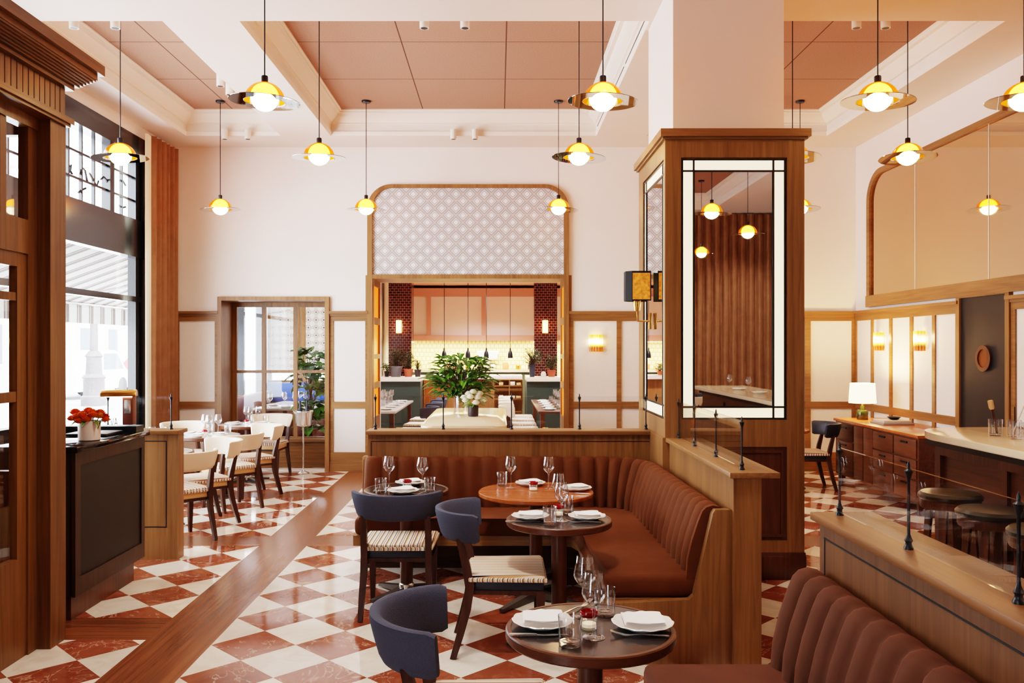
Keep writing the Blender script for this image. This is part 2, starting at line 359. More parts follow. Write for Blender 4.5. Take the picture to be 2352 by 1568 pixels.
M['terracotta'] = paint('terracotta', lin(170,88,60), .8, .1); M['greypot'] = paint('grey_pot', lin(92,86,88), .6, .1); M['darkpot'] = paint('dark_pot', lin(44,34,38), .4, .1); M['whitepot'] = paint('white_ceramic', lin(232,212,200), .35, .03)
def amber():
    m, nt, b, L = base('amber_glass'); nt.nodes.remove(b); out = nt.nodes['Material Output']
    t = N(nt,'ShaderNodeBsdfTransparent'); t.inputs['Color'].default_value = lin(255,160,30)
    e = N(nt,'ShaderNodeEmission'); e.inputs['Color'].default_value = lin(255,128,10); e.inputs['Strength'].default_value = .5
    g = N(nt,'ShaderNodeBsdfGlossy'); g.inputs['Roughness'].default_value = .05
    ad = N(nt,'ShaderNodeAddShader'); L(t.outputs[0], ad.inputs[0]); L(e.outputs[0], ad.inputs[1])
    lw = N(nt,'ShaderNodeLayerWeight', i_Blend=.5); mx = N(nt,'ShaderNodeMixShader'); L(mathn(nt,'MULTIPLY_ADD', mathn(nt,'POWER', lw.outputs['Facing'], 4.0), .5, .04), mx.inputs[0]); L(ad.outputs[0], mx.inputs[1]); L(g.outputs[0], mx.inputs[2]); L(mx.outputs[0], out.inputs['Surface'])
    return m
M['amber'] = amber()

def sconce_glow():
    m, nt, b, L = base('amber_sconce_rods'); sett(b, .25); tc = N(nt,'ShaderNodeTexCoord'); sp = N(nt,'ShaderNodeSeparateXYZ'); L(tc.outputs['Object'], sp.inputs[0])
    f = mathn(nt,'MULTIPLY_ADD', sp.outputs[2], 1/(.21*SC), .5)
    col = ramp(nt, f, [(0,lin(176,84,10)),(.22,lin(150,66,8)),(.42,lin(255,190,60)),(.56,lin(255,240,190)),(.70,lin(255,225,130)),(.9,lin(226,160,40))], 'LINEAR')
    st = ramp(nt, f, [(0,(.10,.10,.10,1)),(.3,(.10,.10,.10,1)),(.48,(1,1,1,1)),(.62,(1,1,1,1)),(.8,(.2,.2,.2,1))], 'LINEAR')
    L(col, b.inputs['Base Color']); L(col, b.inputs['Emission Color']); L(mathn(nt,'MULTIPLY', st, 7.0), b.inputs['Emission Strength']); return m
M['sconce_rods'] = sconce_glow()

M['oak_dim'] = wood('oak_shaded', lin(112,74,42), lin(82,50,26), 'Z'); M['oak_dim_y'] = wood('oak_shaded_lengthwise', lin(124,82,46), lin(92,58,30), 'Y')  # copies of the oak, darkened to paint in the dim right foreground
# ------------------------------------------------------------------ the room shell
BACK, LEFT, RIGHT, FRONT, TOP, CEIL = 10.66, -4.06, 4.474, -4.6, 4.05, 4.325
U = .22014
def floor():
    v, f, mi, uv = [], [], [], []
    def rect(x0, x1, y0, y1, ph=None, m=0):
        b = len(v); v.extend([(x0,y0,0),(x1,y0,0),(x1,y1,0),(x0,y1,0)]); f.append((b,b+1,b+2,b+3)); mi.append(m)
        for x, y in ((x0,y0),(x1,y0),(x1,y1),(x0,y1)):
            if ph: i, j = x/U-ph[0], y/U-ph[1]; uv.append(((i+j)/2+.5, (i-j)/2+.5))
            else: uv.append((0,0))
    # phase: a cream square is centred where i and j are both whole and even here
    A, Lf, F, G, Fr, Gr = (-5.8012,20.1461), (-9.485,20.1608), (-9.4738,35.7532), (-9.4508,43.3905), (-5.8012,33.7532), (-5.8012,43.3905)
    xl, xa, xb, xr = -4.2, -1.868, -1.497, 6.4
    y = (4.511,4.878,6.644,6.99,8.77,9.083)
    rect(xl,xa,-5,y[0],Lf); rect(xl,xa,y[0],y[1],None,2); rect(xl,xa,y[1],y[2],Lf); rect(xl,xa,y[2],y[3],None,2)
    rect(xl,xa,y[3],y[4],F); rect(xl,xa,y[4],y[5],None,2); rect(xl,xa,y[5],18.6,G)
    rect(xa,xb,-5,18.6,None,1)
    rect(xb,xr,-5,y[2],A); rect(xb,xr,y[2],y[3],None,2); rect(xb,xr,y[3],y[4],Fr); rect(xb,xr,y[4],18.6,Gr)
    me = bpy.data.meshes.new('floor'); me.from_pydata(v,[],f)
    for m in ('marble_floor','floorwood_y','floorwood_x'): me.materials.append(M[m])
    me.polygons.foreach_set('material_index', mi); ul = me.uv_layers.new(name='UVMap'); ul.data.foreach_set('uv', [c for p in uv for c in p]); me.update()
    o = bpy.data.objects.new('floor', me); COL.objects.link(o); tag(o, 'polished floor of cream and red marble squares crossed by timber bands', None, None, 'structure')
floor()

def cells(mb, axis, p, th, a0, a1, z0, z1, holes, mi=0):
    """wall plate at x or y = p (thickness th) from a0..a1, z0..z1, leaving the holes (a0,a1,z0,z1) open"""
    A = sorted({a0,a1}|{h[0] for h in holes}|{h[1] for h in holes}); Z = sorted({z0,z1}|{h[2] for h in holes}|{h[3] for h in holes})
    for i in range(len(A)-1):
        for j in range(len(Z)-1):
            ca, cz = (A[i]+A[i+1])/2, (Z[j]+Z[j+1])/2
            if any(h[0]<ca<h[1] and h[2]<cz<h[3] for h in holes): continue
            if axis == 'X': mb.box(p,p+th,A[i],A[i+1],Z[j],Z[j+1],mi)
            else: mb.box(A[i],A[i+1],p,p+th,Z[j],Z[j+1],mi)
    return mb
OPEN = (-1.575,.825,0,2.41); WIN3 = (-3.46,-2.165,.02,2.135)
WL, WN, WR = (4.95,9.86,.42,3.91), (-3.6,-1.2,.42,3.91), None
struct('wall_back', cells(MB(),'Y',BACK,.12,LEFT-.14,RIGHT+.14,0,CEIL+.1,[OPEN,WIN3]), M['wall'])
struct('wall_left', cells(MB(),'X',LEFT-.14,.14,FRONT-.1,BACK+.12,0,CEIL+.1,[WL,WN]), M['wall'])
struct('wall_right', cells(MB(),'X',RIGHT,.14,-2.2,BACK+.12,0,CEIL+.1,[]).box(RIGHT,6.2,-2.2,-2.06,0,CEIL+.1).box(6.2,6.34,FRONT-.1,-2.06,0,CEIL+.1), M['wall'])
struct('wall_front', cells(MB(),'Y',FRONT-.1,.1,LEFT-.14,6.34,0,CEIL+.1,[]), M['wall'])
# coffered ceiling
CX = [(-3.70,-2.578),(-1.987,1.16),(1.75,3.89)]; CY = [(6.53,10.08),(1.15,4.75),(-4.1,-.6)]
M['felt'] = seams('felt_ceiling_board', lin(164,126,108), lin(96,68,56), [-.883,.07,2.85,-3.1], [7.743,8.82,2.3,3.4])
mb = MB()
holes = [(x0,x1,y0,y1) for x0,x1 in CX for y0,y1 in CY]
xs = sorted({LEFT,RIGHT}|{a for c in CX for a in c}); ys = sorted({FRONT,BACK}|{a for c in CY for a in c})
for i in range(len(xs)-1):
    for j in range(len(ys)-1):
        cx, cy = (xs[i]+xs[i+1])/2, (ys[j]+ys[j+1])/2
        if any(h[0]<cx<h[1] and h[2]<cy<h[3] for h in holes): continue
        mb.box(xs[i],xs[i+1],ys[j],ys[j+1],TOP,CEIL+.08)
mb.box(LEFT,RIGHT,FRONT,BACK,CEIL+.08,CEIL+.2); mb.box(RIGHT,6.3,FRONT,-2.1,TOP,CEIL+.2)
for x0,x1,y0,y1 in holes: mb.box(x0+.01,x1-.01,y0+.01,y1-.01,CEIL,CEIL+.02,1)
struct('ceiling', mb, [M['ceil'],M['felt']], smooth=0)
def crown(x0,x1,y0,y1):
    """cornice run round the inside of a coffer"""
    prof = [(-.01,TOP+.002),(0,TOP+.003),(.012,TOP+.035),(.012,TOP+.05),(0,TOP+.055),(0,TOP+.13),(.022,TOP+.135),(.022,TOP+.15),(.045,TOP+.165),(.075,TOP+.19),(.095,TOP+.22),(.10,TOP+.235),(.135,TOP+.24),(.135,TOP+.255),(.155,TOP+.262),(.155,CEIL)]
    mb = MB(); vs = []; fs = []; n = len(prof)
    for d, z in prof: d += .003; vs += [(x0+d,y0+d,z),(x1-d,y0+d,z),(x1-d,y1-d,z),(x0+d,y1-d,z)]
    for j in range(n-1):
        for k in range(4): fs.append((j*4+k, j*4+(k+1)%4, j*4+4+(k+1)%4, j*4+4+k))
    return mb.add(vs, fs)
n = 1
for h in holes: struct('trim_%d' % n, crown(*h), M['trimwhite'], smooth=25); n += 1
# air slots on the right face of the middle coffer
v = thing('air_slot_vent', 'long black double slot air vent in the right cornice of the middle coffer', 'vent', (1.157,8.3,0))
for y0, y1 in ((6.6,7.75),(7.85,9.0),(9.1,9.95)):
    mb = MB()
    for z in (4.108,4.126): mb.box(-.004,.002,y0-8.3,y1-8.3,z,z+.009)
    mb.build('slot', M['black'], v)

# wainscot, trims and fabric panels -------------------------------------------------
def frame_run(axis, p, face, a0, a1, stiles, z_base=.237, z_rail=(.782,.869), z_top=(1.877,1.97), gaps=()):
    """oak rails and stiles proud of a wall at p; face is the direction (+1/-1) they stand out"""
    mb = MB(); t = .022*face
    def bx(u0,u1,z0,z1,tt=t):
        for g0,g1 in gaps:
            if u0 < g0 < u1 and u1 > g1: bx(u0,g0,z0,z1,tt); bx(g1,u1,z0,z1,tt); return
            if g0 <= u0 and u1 <= g1: return
        if axis == 'Y': mb.box(u0,u1,p,p+tt,z0,z1)
        else: mb.box(p,p+tt,u0,u1,z0,z1)
    bx(a0,a1,0,z_base); bx(a0,a1,0,.12,t*1.5); bx(a0,a1,*z_rail); bx(a0,a1,*z_top); bx(a0,a1,z_top[1]-.004,z_top[1]+.028,t*2.6); bx(a0,a1,z_top[1]-.03,z_top[1]-.004,t*1.6)
    for s0,s1 in stiles: bx(s0,s1,z_base-.01,z_top[0]+.01)
    return mb
k = 10
struct('trim_10', frame_run('Y',BACK,-1,-4.05,-3.5,[(-4.05,-3.99),(-3.545,-3.5)]), M['oak_x'])
struct('trim_11', frame_run('Y',BACK,-1,-2.115,-1.63,[(-2.115,-2.065),(-1.665,-1.63)]), M['oak_x'])
struct('trim_12', frame_run('Y',BACK,-1,.88,RIGHT,[(.88,.937),(1.477,1.535),(2.1,2.16),(2.75,2.81),(3.33,3.39),(3.83,3.90),(4.415,RIGHT)]), M['oak_x'])
struct('trim_13', frame_run('X',RIGHT,-1,2.0,BACK,[(10.60,BACK),(10.13,10.19),(9.65,9.71),(9.165,9.225),(8.69,8.75),(8.22,8.30),(7.34,7.44),(6.85,6.91),(6.3,6.36),(5.8,5.86),(5.3,5.36)],gaps=[(7.44,8.22)]), M['oak_y'])
for nm, a in (('panel_back_left',(-4.05,-3.5)),('panel_back_mid',(-2.115,-1.63)),('panel_back_right',(.88,RIGHT))):
    pass
mb = MB()
for a in ((-4.05,-3.5),(-2.115,-1.63),(.88,RIGHT)): mb.box(a[0],a[1],BACK-.006,BACK,.2,1.95)
mb.box(RIGHT-.006,RIGHT,8.22,BACK,.2,1.95); mb.box(RIGHT-.006,RIGHT,2.0,7.44,.2,1.95)
struct('trim_14', mb, M['panel'])

# arched opening: oak frame, tile field, lower bar, reveals
def arch(x0, x1, ztop, r, n=10, z0=0.0):
    pts = [(x0,z0)]
    for i in range(n+1): a = pi-(pi/2)*i/n; pts.append((x0+r+r*cos(a), ztop-r+r*sin(a)))
    for i in range(n+1): a = pi/2-(pi/2)*i/n; pts.append((x1-r+r*cos(a), ztop-r+r*sin(a)))
    return pts+[(x1,z0)]
mb = MB(); W = .062
mb.ring(arch(-1.637,.877,3.58,.30), arch(-1.637+W,.877-W,3.58-W*.7,.30-W*.8), BACK-.05, BACK+.02)
mb.box(-1.58,.82,BACK-.045,BACK+.02,2.405,2.455)
struct('trim_15', mb, M['oak_z'])
fld = arch(-1.637+W*.5,.877-W*.5,3.58-W*.4,.28,z0=2.43)
struct('trim_16', MB().prism(fld,'Y',BACK-.012,BACK+.0), M['diamond'], smooth=0)
def reveal(x, sgn):
    mb = MB(); d = .03*sgn
    for y0,y1 in ((BACK+.0,BACK+.10),(11.29,11.37)): mb.box(x-.05*sgn,x,y0,y1,0,2.41)
    for z0,z1 in ((0,.66),(1.02,1.10),(1.40,1.46),(1.84,1.93),(2.33,2.41)): mb.box(x-.05*sgn,x,BACK,11.37,z0,z1)
    mb.box(x-.09*sgn,x-.05*sgn,BACK,11.37,0,2.45); return mb
lo = struct('trim_17', reveal(-1.575,1), M['oak_z']); hi = struct('trim_18', reveal(.825,-1), M['oak_z'])
M['amber_panel'] = glow('amber_backlit_glass', lin(255,96,8), lin(255,140,30), .75, .3, 4)
for o, x, s in ((lo,-1.575,1),(hi,.825,-1)):
    for z0,z1 in ((.66,1.02),(1.10,1.40),(1.46,1.84),(1.93,2.33)):
        MB().box(x-.045*s,x-.02*s,BACK+.10,11.29,z0,z1).build('amber_panel', M['amber_panel'], o)['label'] = 'backlit amber niche panel'
struct('trim_19', MB().box(-1.665,.915,BACK+.02,11.37,2.41,2.47), M['oak_x'])

# window in the back wall
mb = MB()
mb.ring([(-3.505,0),(-3.505,2.18),(-2.113,2.18),(-2.113,0)], [(-3.455,0),(-3.455,2.13),(-2.165,2.13),(-2.165,0)], BACK-.05, BACK+.05)
w3 = struct('window_3', mb, M['oak_z'])
struct('jamb', MB().box(-3.50,-3.455,BACK+.05,11.10,0,2.14).box(-2.165,-2.12,BACK+.05,11.10,0,2.14).box(-3.50,-2.12,BACK+.05,11.10,2.13,2.17), M['oak_z'], w3)
mb = MB()
for x0,x1 in ((-3.46,-3.40),(-3.075,-3.025),(-2.665,-2.615),(-2.20,-2.165)): mb.box(x0,x1,11.06,11.11,.35,2.14)
for z0,z1 in ((2.07,2.14),(1.215,1.25),(.33,.385)): mb.box(-3.46,-2.165,11.055,11.115,z0,z1)
struct('sash', mb, M['oak_z'], w3)
struct('sill_panel', MB().box(-3.46,-2.165,10.98,11.06,0,.35).box(-3.46,-2.165,10.94,11.10,.33,.37), M['oak_x'], w3)
struct('glass', MB().box(-3.42,-2.18,11.083,11.087,.37,2.1), M['glass'], w3)

# tall black window on the left with its transom
def black_window(name, y0, y1, verts, thick):
    X = LEFT
    mb = MB()
    for a,b in ((y0,y0+.12),(y1-.26,y1-.17),(y1-.12,y1)): mb.box(X-.12,X-.03,a,b,.42,3.91)
    mb.box(X-.06,X-.05,y1-.26,y1,.42,3.91)
    mb.box(X-.13,X+.02,y0,y1,3.70,3.91); mb.box(X-.13,X-.02,y0,y1,2.565,2.985); mb.box(X-.14,X+.06,y0,y1,.42,.52)
    mb.box(X-.11,X-.03,y0,y1,2.06,2.12)
    for t in thick: mb.box(X-.12,X-.03,t-.05,t+.05,2.9,3.75)
    w = struct(name, mb, M['blackframe'])
    mb = MB()
    for v in verts: mb.box(X-.085,X-.055,v-.012,v+.012,2.97,3.72)
    for z in (3.20,3.46): mb.box(X-.085,X-.055,y0,y1-.2,z-.012,z+.012)
    struct('glazing_bars', mb, M['blackframe'], w)
    struct('glass', MB().box(X-.072,X-.068,y0+.1,y1-.2,.5,3.72), M['glass'], w)
    return w
w1 = black_window('window_1', WL[0], WL[1], [5.35,5.65,5.95,6.25,6.85,7.15,7.45,7.75,8.16,8.42,8.68,9.32], [6.55,9.02])
w2 = black_window('window_2', WN[0], WN[1], [-3.1+.36*i for i in range(5)], [-2.4])
# painted script and letters on the window glass, seen from behind
def onwin(px, py, X=LEFT-.064): Y = X*1956/(px-1145); return (X, Y, H_EYE-(py-797)*Y/1956)
mb = MB()
for pts in ([(158,382),(163,378),(161,392),(166,400),(162,396)],[(183,400),(186,390),(190,386),(195,392),(199,412),(202,420)],[(205,397),(212,410),(222,428),(226,415)],[(231,412),(238,406),(244,412),(250,430),(252,440)],[(275,415),(281,414),(288,426)],[(274,472),(281,477),(288,475)],[(180,442),(188,436),(197,432)]):
    mb.tube([onwin(*p) for p in pts], .011, 5)
struct('painted_script', mb, M['black'], w1, 'black hand-lettered script on the transom glass')
def text(body, size, mat, name, parent, loc, rot, depth=.001):
    cu = bpy.data.curves.new(name, 'FONT'); cu.body = body; cu.size = size; cu.extrude = depth; cu.align_x = 'CENTER'
    t = bpy.data.objects.new(name, cu); COL.objects.link(t); dg = bpy.context.evaluated_depsgraph_get(); me = bpy.data.meshes.new_from_object(t.evaluated_get(dg))
    bpy.data.objects.remove(t); me.materials.clear(); me.materials.append(mat); me.transform(Matrix.Translation(loc) @ Euler(rot).to_matrix().to_4x4())
    o = bpy.data.objects.new(name, me); COL.objects.link(o)
    if parent: o.parent = parent
    return o
x, y, z = onwin(262,980); text('AV', .14, M['greypot'], 'lettering', w1, (x,y,z), (pi/2,0,-pi/2))['label'] = 'grey letters low on the window, read from outside'

# right wall: arched mirror, picture rail, service door
def ring_x(mb, outer, inner, x0, x1):
    n0 = len(mb.v); mb.ring(outer, inner, x0, x1); mb.v[n0:] = [(v[1],v[0],v[2]) for v in mb.v[n0:]]; return mb
def arch_y(y0, y1, ztop, r, z0, n=10):
    pts = [(y1,z0)]
    for i in range(n+1): a = (pi/2)*i/n; pts.append((y1-r+r*cos(a), ztop-r+r*sin(a)))
    for i in range(n+1): a = pi/2+(pi/2)*i/n; pts.append((y0+r+r*cos(a), ztop-r+r*sin(a)))
    return pts+[(y0,z0)]
wm = thing('arched_wall_mirror', 'huge arched tinted mirror in an oak frame high on the right wall', 'mirror', (RIGHT,7.1,2.02))
def rel(mb): mb.v = [(v[0]-RIGHT,v[1]-7.1,v[2]-2.02) for v in mb.v]; return mb
rel(ring_x(MB(), arch_y(3.9,10.27,3.64,.36,2.1), arch_y(3.98,10.19,3.58,.30,2.1), RIGHT-.04, RIGHT-.002).box(RIGHT-.05,RIGHT-.002,3.9,10.27,2.03,2.165)).build('frame', M['oak_y'], wm)
mp = [(p[0],p[1]) for p in arch_y(3.95,10.22,3.60,.33,2.15)]
rel(MB().prism(mp,'X',RIGHT-.012,RIGHT-.004)).build('mirror', M['bronze_mirror'], wm, smooth=0)
for yy in (9.12,7.75,6.4,5.1): rel(MB().box(RIGHT-.0145,RIGHT-.012,yy-.004,yy+.004,2.16,3.58)).build('joint', M['trimwhite'], wm)
d1 = struct('door_1', MB().box(RIGHT-.02,RIGHT+.0,7.46,8.20,0,2.02), M['blackboard'], label=None); d1['label'] = 'black service door with a round porthole in the right wall'
struct('door_frame', MB().box(RIGHT-.04,RIGHT,7.40,7.46,0,2.07).box(RIGHT-.04,RIGHT,8.20,8.26,0,2.07).box(RIGHT-.04,RIGHT,7.40,8.26,2.02,2.08), M['oak_z'], d1)
mb = MB(); mb.lathe([(.085,0),(.12,0),(.12,.022),(.085,.022),(.085,0)], 28); mb.xform(Matrix.Translation((RIGHT-.02,7.80,1.446)) @ Euler((0,-pi/2,0)).to_matrix().to_4x4())
struct('porthole_ring', mb, M['walnut'], d1)
mb = MB(); mb.cyl((0,0),.086,0,.006,28); mb.xform(Matrix.Translation((RIGHT-.022,7.80,1.446)) @ Euler((0,-pi/2,0)).to_matrix().to_4x4())
struct('porthole_glass', mb, paint('amber_porthole', lin(120,66,30), .1, .1), d1)

# white column and its mirrored oak casing
struct('pillar', MB().box(1.185,1.936,5.78,6.72,2.9,CEIL), M['wall'])
X0,X1,Y0,Y1 = 1.112,2.04,5.68,6.74
casing = struct('pillar_casing', MB().box(X0+.02,X1-.02,Y0+.02,Y1-.02,0,2.93), M['oak_z'])
casing['label'] = 'tall oak casing round the white pillar'
mb = MB()
for a0,a1 in ((X0,X0+.105),(X1-.115,X1)): mb.box(a0,a1,Y0,Y0+.03,.1,2.93); mb.box(a0,a1,Y1-.03,Y1,.1,2.93)
for z0,z1 in ((2.815,2.93),(.885,1.065),(.1,.26)): mb.box(X0,X1,Y0,Y0+.03,z0,z1); mb.box(X0,X1,Y1-.03,Y1,z0,z1)
for xa,xb in ((X0,X0+.03),(X1-.03,X1)):
    for b0,b1 in ((Y0,Y0+.05),(Y1-.19,Y1)): mb.box(xa,xb,b0,b1,.1,2.93)
    for z0,z1 in ((2.815,2.93),(.80,1.065),(.1,.26)): mb.box(xa,xb,Y0,Y1,z0,z1)
struct('frame_rails', mb, M['oak_z'], casing)
mb = MB()
for d, z0, z1 in ((.0,2.92,2.94),(.018,2.935,2.955),(.035,2.95,3.0)): mb.box(X0-d,X1+d,Y0-d,Y1+d,z0,z1)
struct('cornice', mb, M['oak_x'], casing)
struct('plinth', MB().box(X0-.006,X1+.012,Y0-.012,Y1+.012,0,.16,bev=.008).box(X0-.004,X1+.006,Y0-.006,Y1+.006,.16,.18), M['walnut'], casing)
# a darker panelled skirt below the mirror
mb = MB().box(X0+.1,X1-.1,Y0+.008,Y0+.03,.26,.885)
for a0,a1,z0,z1 in ((X0+.13,X1-.14,.845,.86),(X0+.13,X1-.14,.285,.30),(X0+.13,X0+.145,.285,.86),(X1-.155,X1-.14,.285,.86)): mb.box(a0,a1,Y0-.002,Y0+.01,z0,z1)
struct('skirt_panel', mb, M['walnut'], casing)
def lit_mirror(name, label, to_world, w, h, b, side):
    """mirror inside a band of lit glass with dark bars; drawn in (a,z) with a across, standing out along -n"""
    r = thing(name, label, 'mirror', to_world(w/2,0,0))
    o = r.location.copy()
    def bx(mb, a0,a1,z0,z1,t0,t1,mi=0):
        p, q = Vector(to_world(a0,z0,t0))-o, Vector(to_world(a1,z1,t1))-o; mb.box(p.x,q.x,p.y,q.y,p.z,q.z,mi); return mb
    bx(MB(), b,w-b,b,h-b,.0,.006).build('mirror', M['mirror'], r, smooth=0)
    mb = MB()
    bx(mb,.008,w-.008,.008,b-.005,.0,.005); bx(mb,.008,w-.008,h-b+.005,h-.008,.0,.005); bx(mb,.008,b-.005,b,h-b,.0,.005); bx(mb,w-b+.005,w-.008,b,h-b,.0,.005)
    mb.build('lit_border', M['litband'], r, smooth=0)
    mb = MB()
    for a0,a1,z0,z1 in ((0,.009,0,h),(w-.009,w,0,h),(0,w,0,.009),(0,w,h-.009,h),(b-.006,b+.006,0,h),(w-b-.006,w-b+.006,0,h),(0,w,b-.006,b+.006),(0,w,h-b-.006,h-b+.006)): bx(mb,a0,a1,z0,z1,0,.012)
    mb.build('dark_bars', M['black'], r, smooth=0)
    return r
M['litband'] = emit('lit_mirror_band', lin(255,226,182), 1.2)
zb, ht = 1.07, 1.736
lit_mirror('lit_mirror', 'tall lit-border mirror on the front of the oak pillar', lambda a,z,t: (1.224+a,Y0+.018-t,zb+z), .692, ht, .08, 0)
lit_mirror('lit_mirror', 'tall lit-border mirror on the left side of the oak pillar', lambda a,z,t: (X0+.018-t,5.73+a,zb+z), .81, ht, .085, 1)

# low oak partitions with glass screens
def partition(segs, caps, body='oak_z', capm=None):
    mb = MB()
    for s in segs: mb.box(*s,0,.92)
    p = struct('partition', mb, M[body])
    mb = MB()
    for c in caps: mb.box(*c,.918,.945,bev=.004)
    struct('cap', mb, M[capm] if capm else M['oak_y'] if (caps[0][3]-caps[0][2]) > (caps[0][1]-caps[0][0]) else M['oak_x'], p); return p
p1 = partition([(-.945,1.112,6.17,6.31)], [(-.96,1.112,6.135,6.36)]); p1['label'] = 'low oak partition behind the corner banquette'
p2 = partition([(1.14,1.275,4.13,5.68)], [(1.115,1.357,4.10,5.68)]); p2['label'] = 'low oak partition running forward from the pillar'
struct('side_board', MB().box(1.095,1.112,5.68,6.17,0,.945), M['oak_z'], p2)
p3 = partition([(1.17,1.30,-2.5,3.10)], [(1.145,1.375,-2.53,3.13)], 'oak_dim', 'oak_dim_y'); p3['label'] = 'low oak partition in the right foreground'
p4 = partition([(-4.03,-2.34,6.22,6.33)], [(-4.03,-2.325,6.17,6.37)]); p4['label'] = 'low oak partition beside the black host stand'
mb = MB()
for a0,a1,z0,z1 in ((-2.43,-2.424,.24,.86),(-3.1,-3.094,.24,.86),(-3.1,-2.424,.86,.866),(-3.1,-2.424,.234,.24)): mb.box(a0,a1,6.2185,6.222,z0,z1)
struct('groove', mb, M['black'], p4)
mb = MB()
for a0,a1,z0,z1 in ((-.925,-.92,.1,.86),(-.925,1.1,.865,.87)): mb.box(a0,a1,6.1685,6.172,z0,z1)
struct('groove', mb, M['black'], p1)
struct('groove', MB().box(1.1685,1.172,-2.4,3.06,.862,.868).box(1.1685,1.172,3.05,3.056,.05,.868), M['black'], p3)
POST = [(r*.68,z) for r,z in [(0,0),(.021,0),(.021,.006),(.015,.012),(.013,.02),(.019,.027),(.013,.034),(.0075,.045),(.0065,.06),(.0065,.20),(.0085,.212),(.016,.23),(.019,.235),(.010,.24),(.006,.245),(.007,.252),(.003,.262),(0,.266)]]
def screen(label, pts, glass):
    o = Vector(pts[0][:2]+(.945,)); r = thing('glass_screen', label, 'glass screen', o)
    for p in pts: MB().lathe(POST, 12, (p[0]-o.x,p[1]-o.y,0)).build('post', M['black'], r)
    for g in glass: MB().box(g[0]-o.x,g[1]-o.x,g[2]-o.y,g[3]-o.y,.012,.243).build('glass', M['screen'], r, smooth=0)
t = .004
xs = [-.907,-.407,.096,.596,1.085]; screen('glass screen on black posts along the partition behind the corner banquette', [(x,6.27) for x in xs], [(xs[0],xs[-1],6.27-t,6.27+t)])
ys = [4.2,4.70,5.21,5.665]; screen('glass screen on black posts along the partition in front of the pillar', [(1.2,y) for y in ys], [(1.2-t,1.2+t,ys[0],ys[-1])])
ys = [3.066,2.55,2.01,1.45,.9]; screen('glass screen on black posts along the right foreground partition', [(1.228,y) for y in ys], [(1.228-t,1.228+t,ys[-1],ys[0])])
xs = [-2.41,-2.875,-3.34,-3.8]; screen('glass screen on black posts behind the host stand', [(x,6.27) for x in xs], [(xs[-1],xs[0],6.27-t,6.27+t)])

# entrance vestibule at the left edge
VX, VY = -2.30, 4.525
v1 = struct('door_2', MB().box(VX-.085,VX,4.37,VY,0,2.72).box(VX-.12,VX-.085,4.33,VY-.02,0,2.72), M['door_wood']); v1['label'] = 'oak and glass entrance vestibule at the left'
struct('end_panel', MB().box(-4.05,VX-.12,VY-.07,VY-.02,0,.9).box(-4.05,VX-.12,VY-.07,VY-.02,2.02,2.2).box(-4.05,VX-.12,VY-.07,VY-.02,2.66,2.72).box(-2.95,-2.85,VY-.07,VY-.02,0,2.7), M['door_wood'], v1)
struct('end_glass', MB().box(-4.05,VX-.12,VY-.047,VY-.043,.9,2.66), M['glass'], v1)
struct('stiles', MB().box(VX-.12,VX-.07,4.29,4.37,0,2.72).box(VX-.12,VX-.07,4.05,4.10,2.19,2.72).box(VX-.125,VX-.07,3.2,4.37,2.02,2.19).box(VX-.12,VX-.06,3.2,4.40,2.66,2.74), M['door_wood'], v1)
struct('transom_glass', MB().box(VX-.097,VX-.093,3.2,4.29,2.19,2.66), M['glass'], v1)
leaf = struct('door_leaf', MB().box(VX-.12,VX-.08,4.21,4.29,0,2.02).box(VX-.12,VX-.08,3.35,3.44,0,2.02).box(VX-.12,VX-.08,3.35,4.29,0,.5).box(VX-.12,VX-.08,3.35,4.29,1.95,2.02).box(VX-.115,VX-.085,3.44,4.21,1.78,1.82).box(VX-.115,VX-.085,3.44,4.21,1.28,1.33), M['door_wood'], v1, 'glazed oak door leaf')
struct('glass', MB().box(VX-.102,VX-.098,3.44,4.21,.5,1.95), M['glass'], leaf)
struct('frieze', MB().box(VX-.1,VX-.004,3.2,VY,2.74,2.93).box(-4.05,VX-.004,VY-.1,VY-.004,2.74,2.93), M['door_wood'], v1)
mb = MB()
for i in range(26): mb.box(VX-.006,VX+.0,3.22+.05*i,3.22+.05*i+.042,2.765,2.925)
struct('beadboard', mb, M['door_wood'], v1)
def band(mb, d, z0, z1): mb.box(VX-.1,VX+d,3.2,VY+d,z0,z1); mb.box(-4.05,VX+d,VY-.1,VY+d,z0,z1)
mb = MB(); band(mb,.031,2.735,2.765); band(mb,.018,2.72,2.735)
struct('lower_moulding', mb, M['door_wood_y'], v1)
mb = MB(); band(mb,.031,2.918,2.94)
for i in range(6): band(mb,.05+.012*i,2.94+.01*i,2.952+.01*i)
band(mb,.115,3.0,3.035); band(mb,.143,3.03,3.085)
struct('cornice', mb, M['door_wood_y'], v1)
struct('inner_ceiling', MB().box(-4.05,VX-.1,3.2,VY,2.74,2.78), M['door_wood'], v1)
struct('front_wall', MB().box(-4.05,VX-.02,3.1,3.2,0,3.08), M['door_wood'], v1)
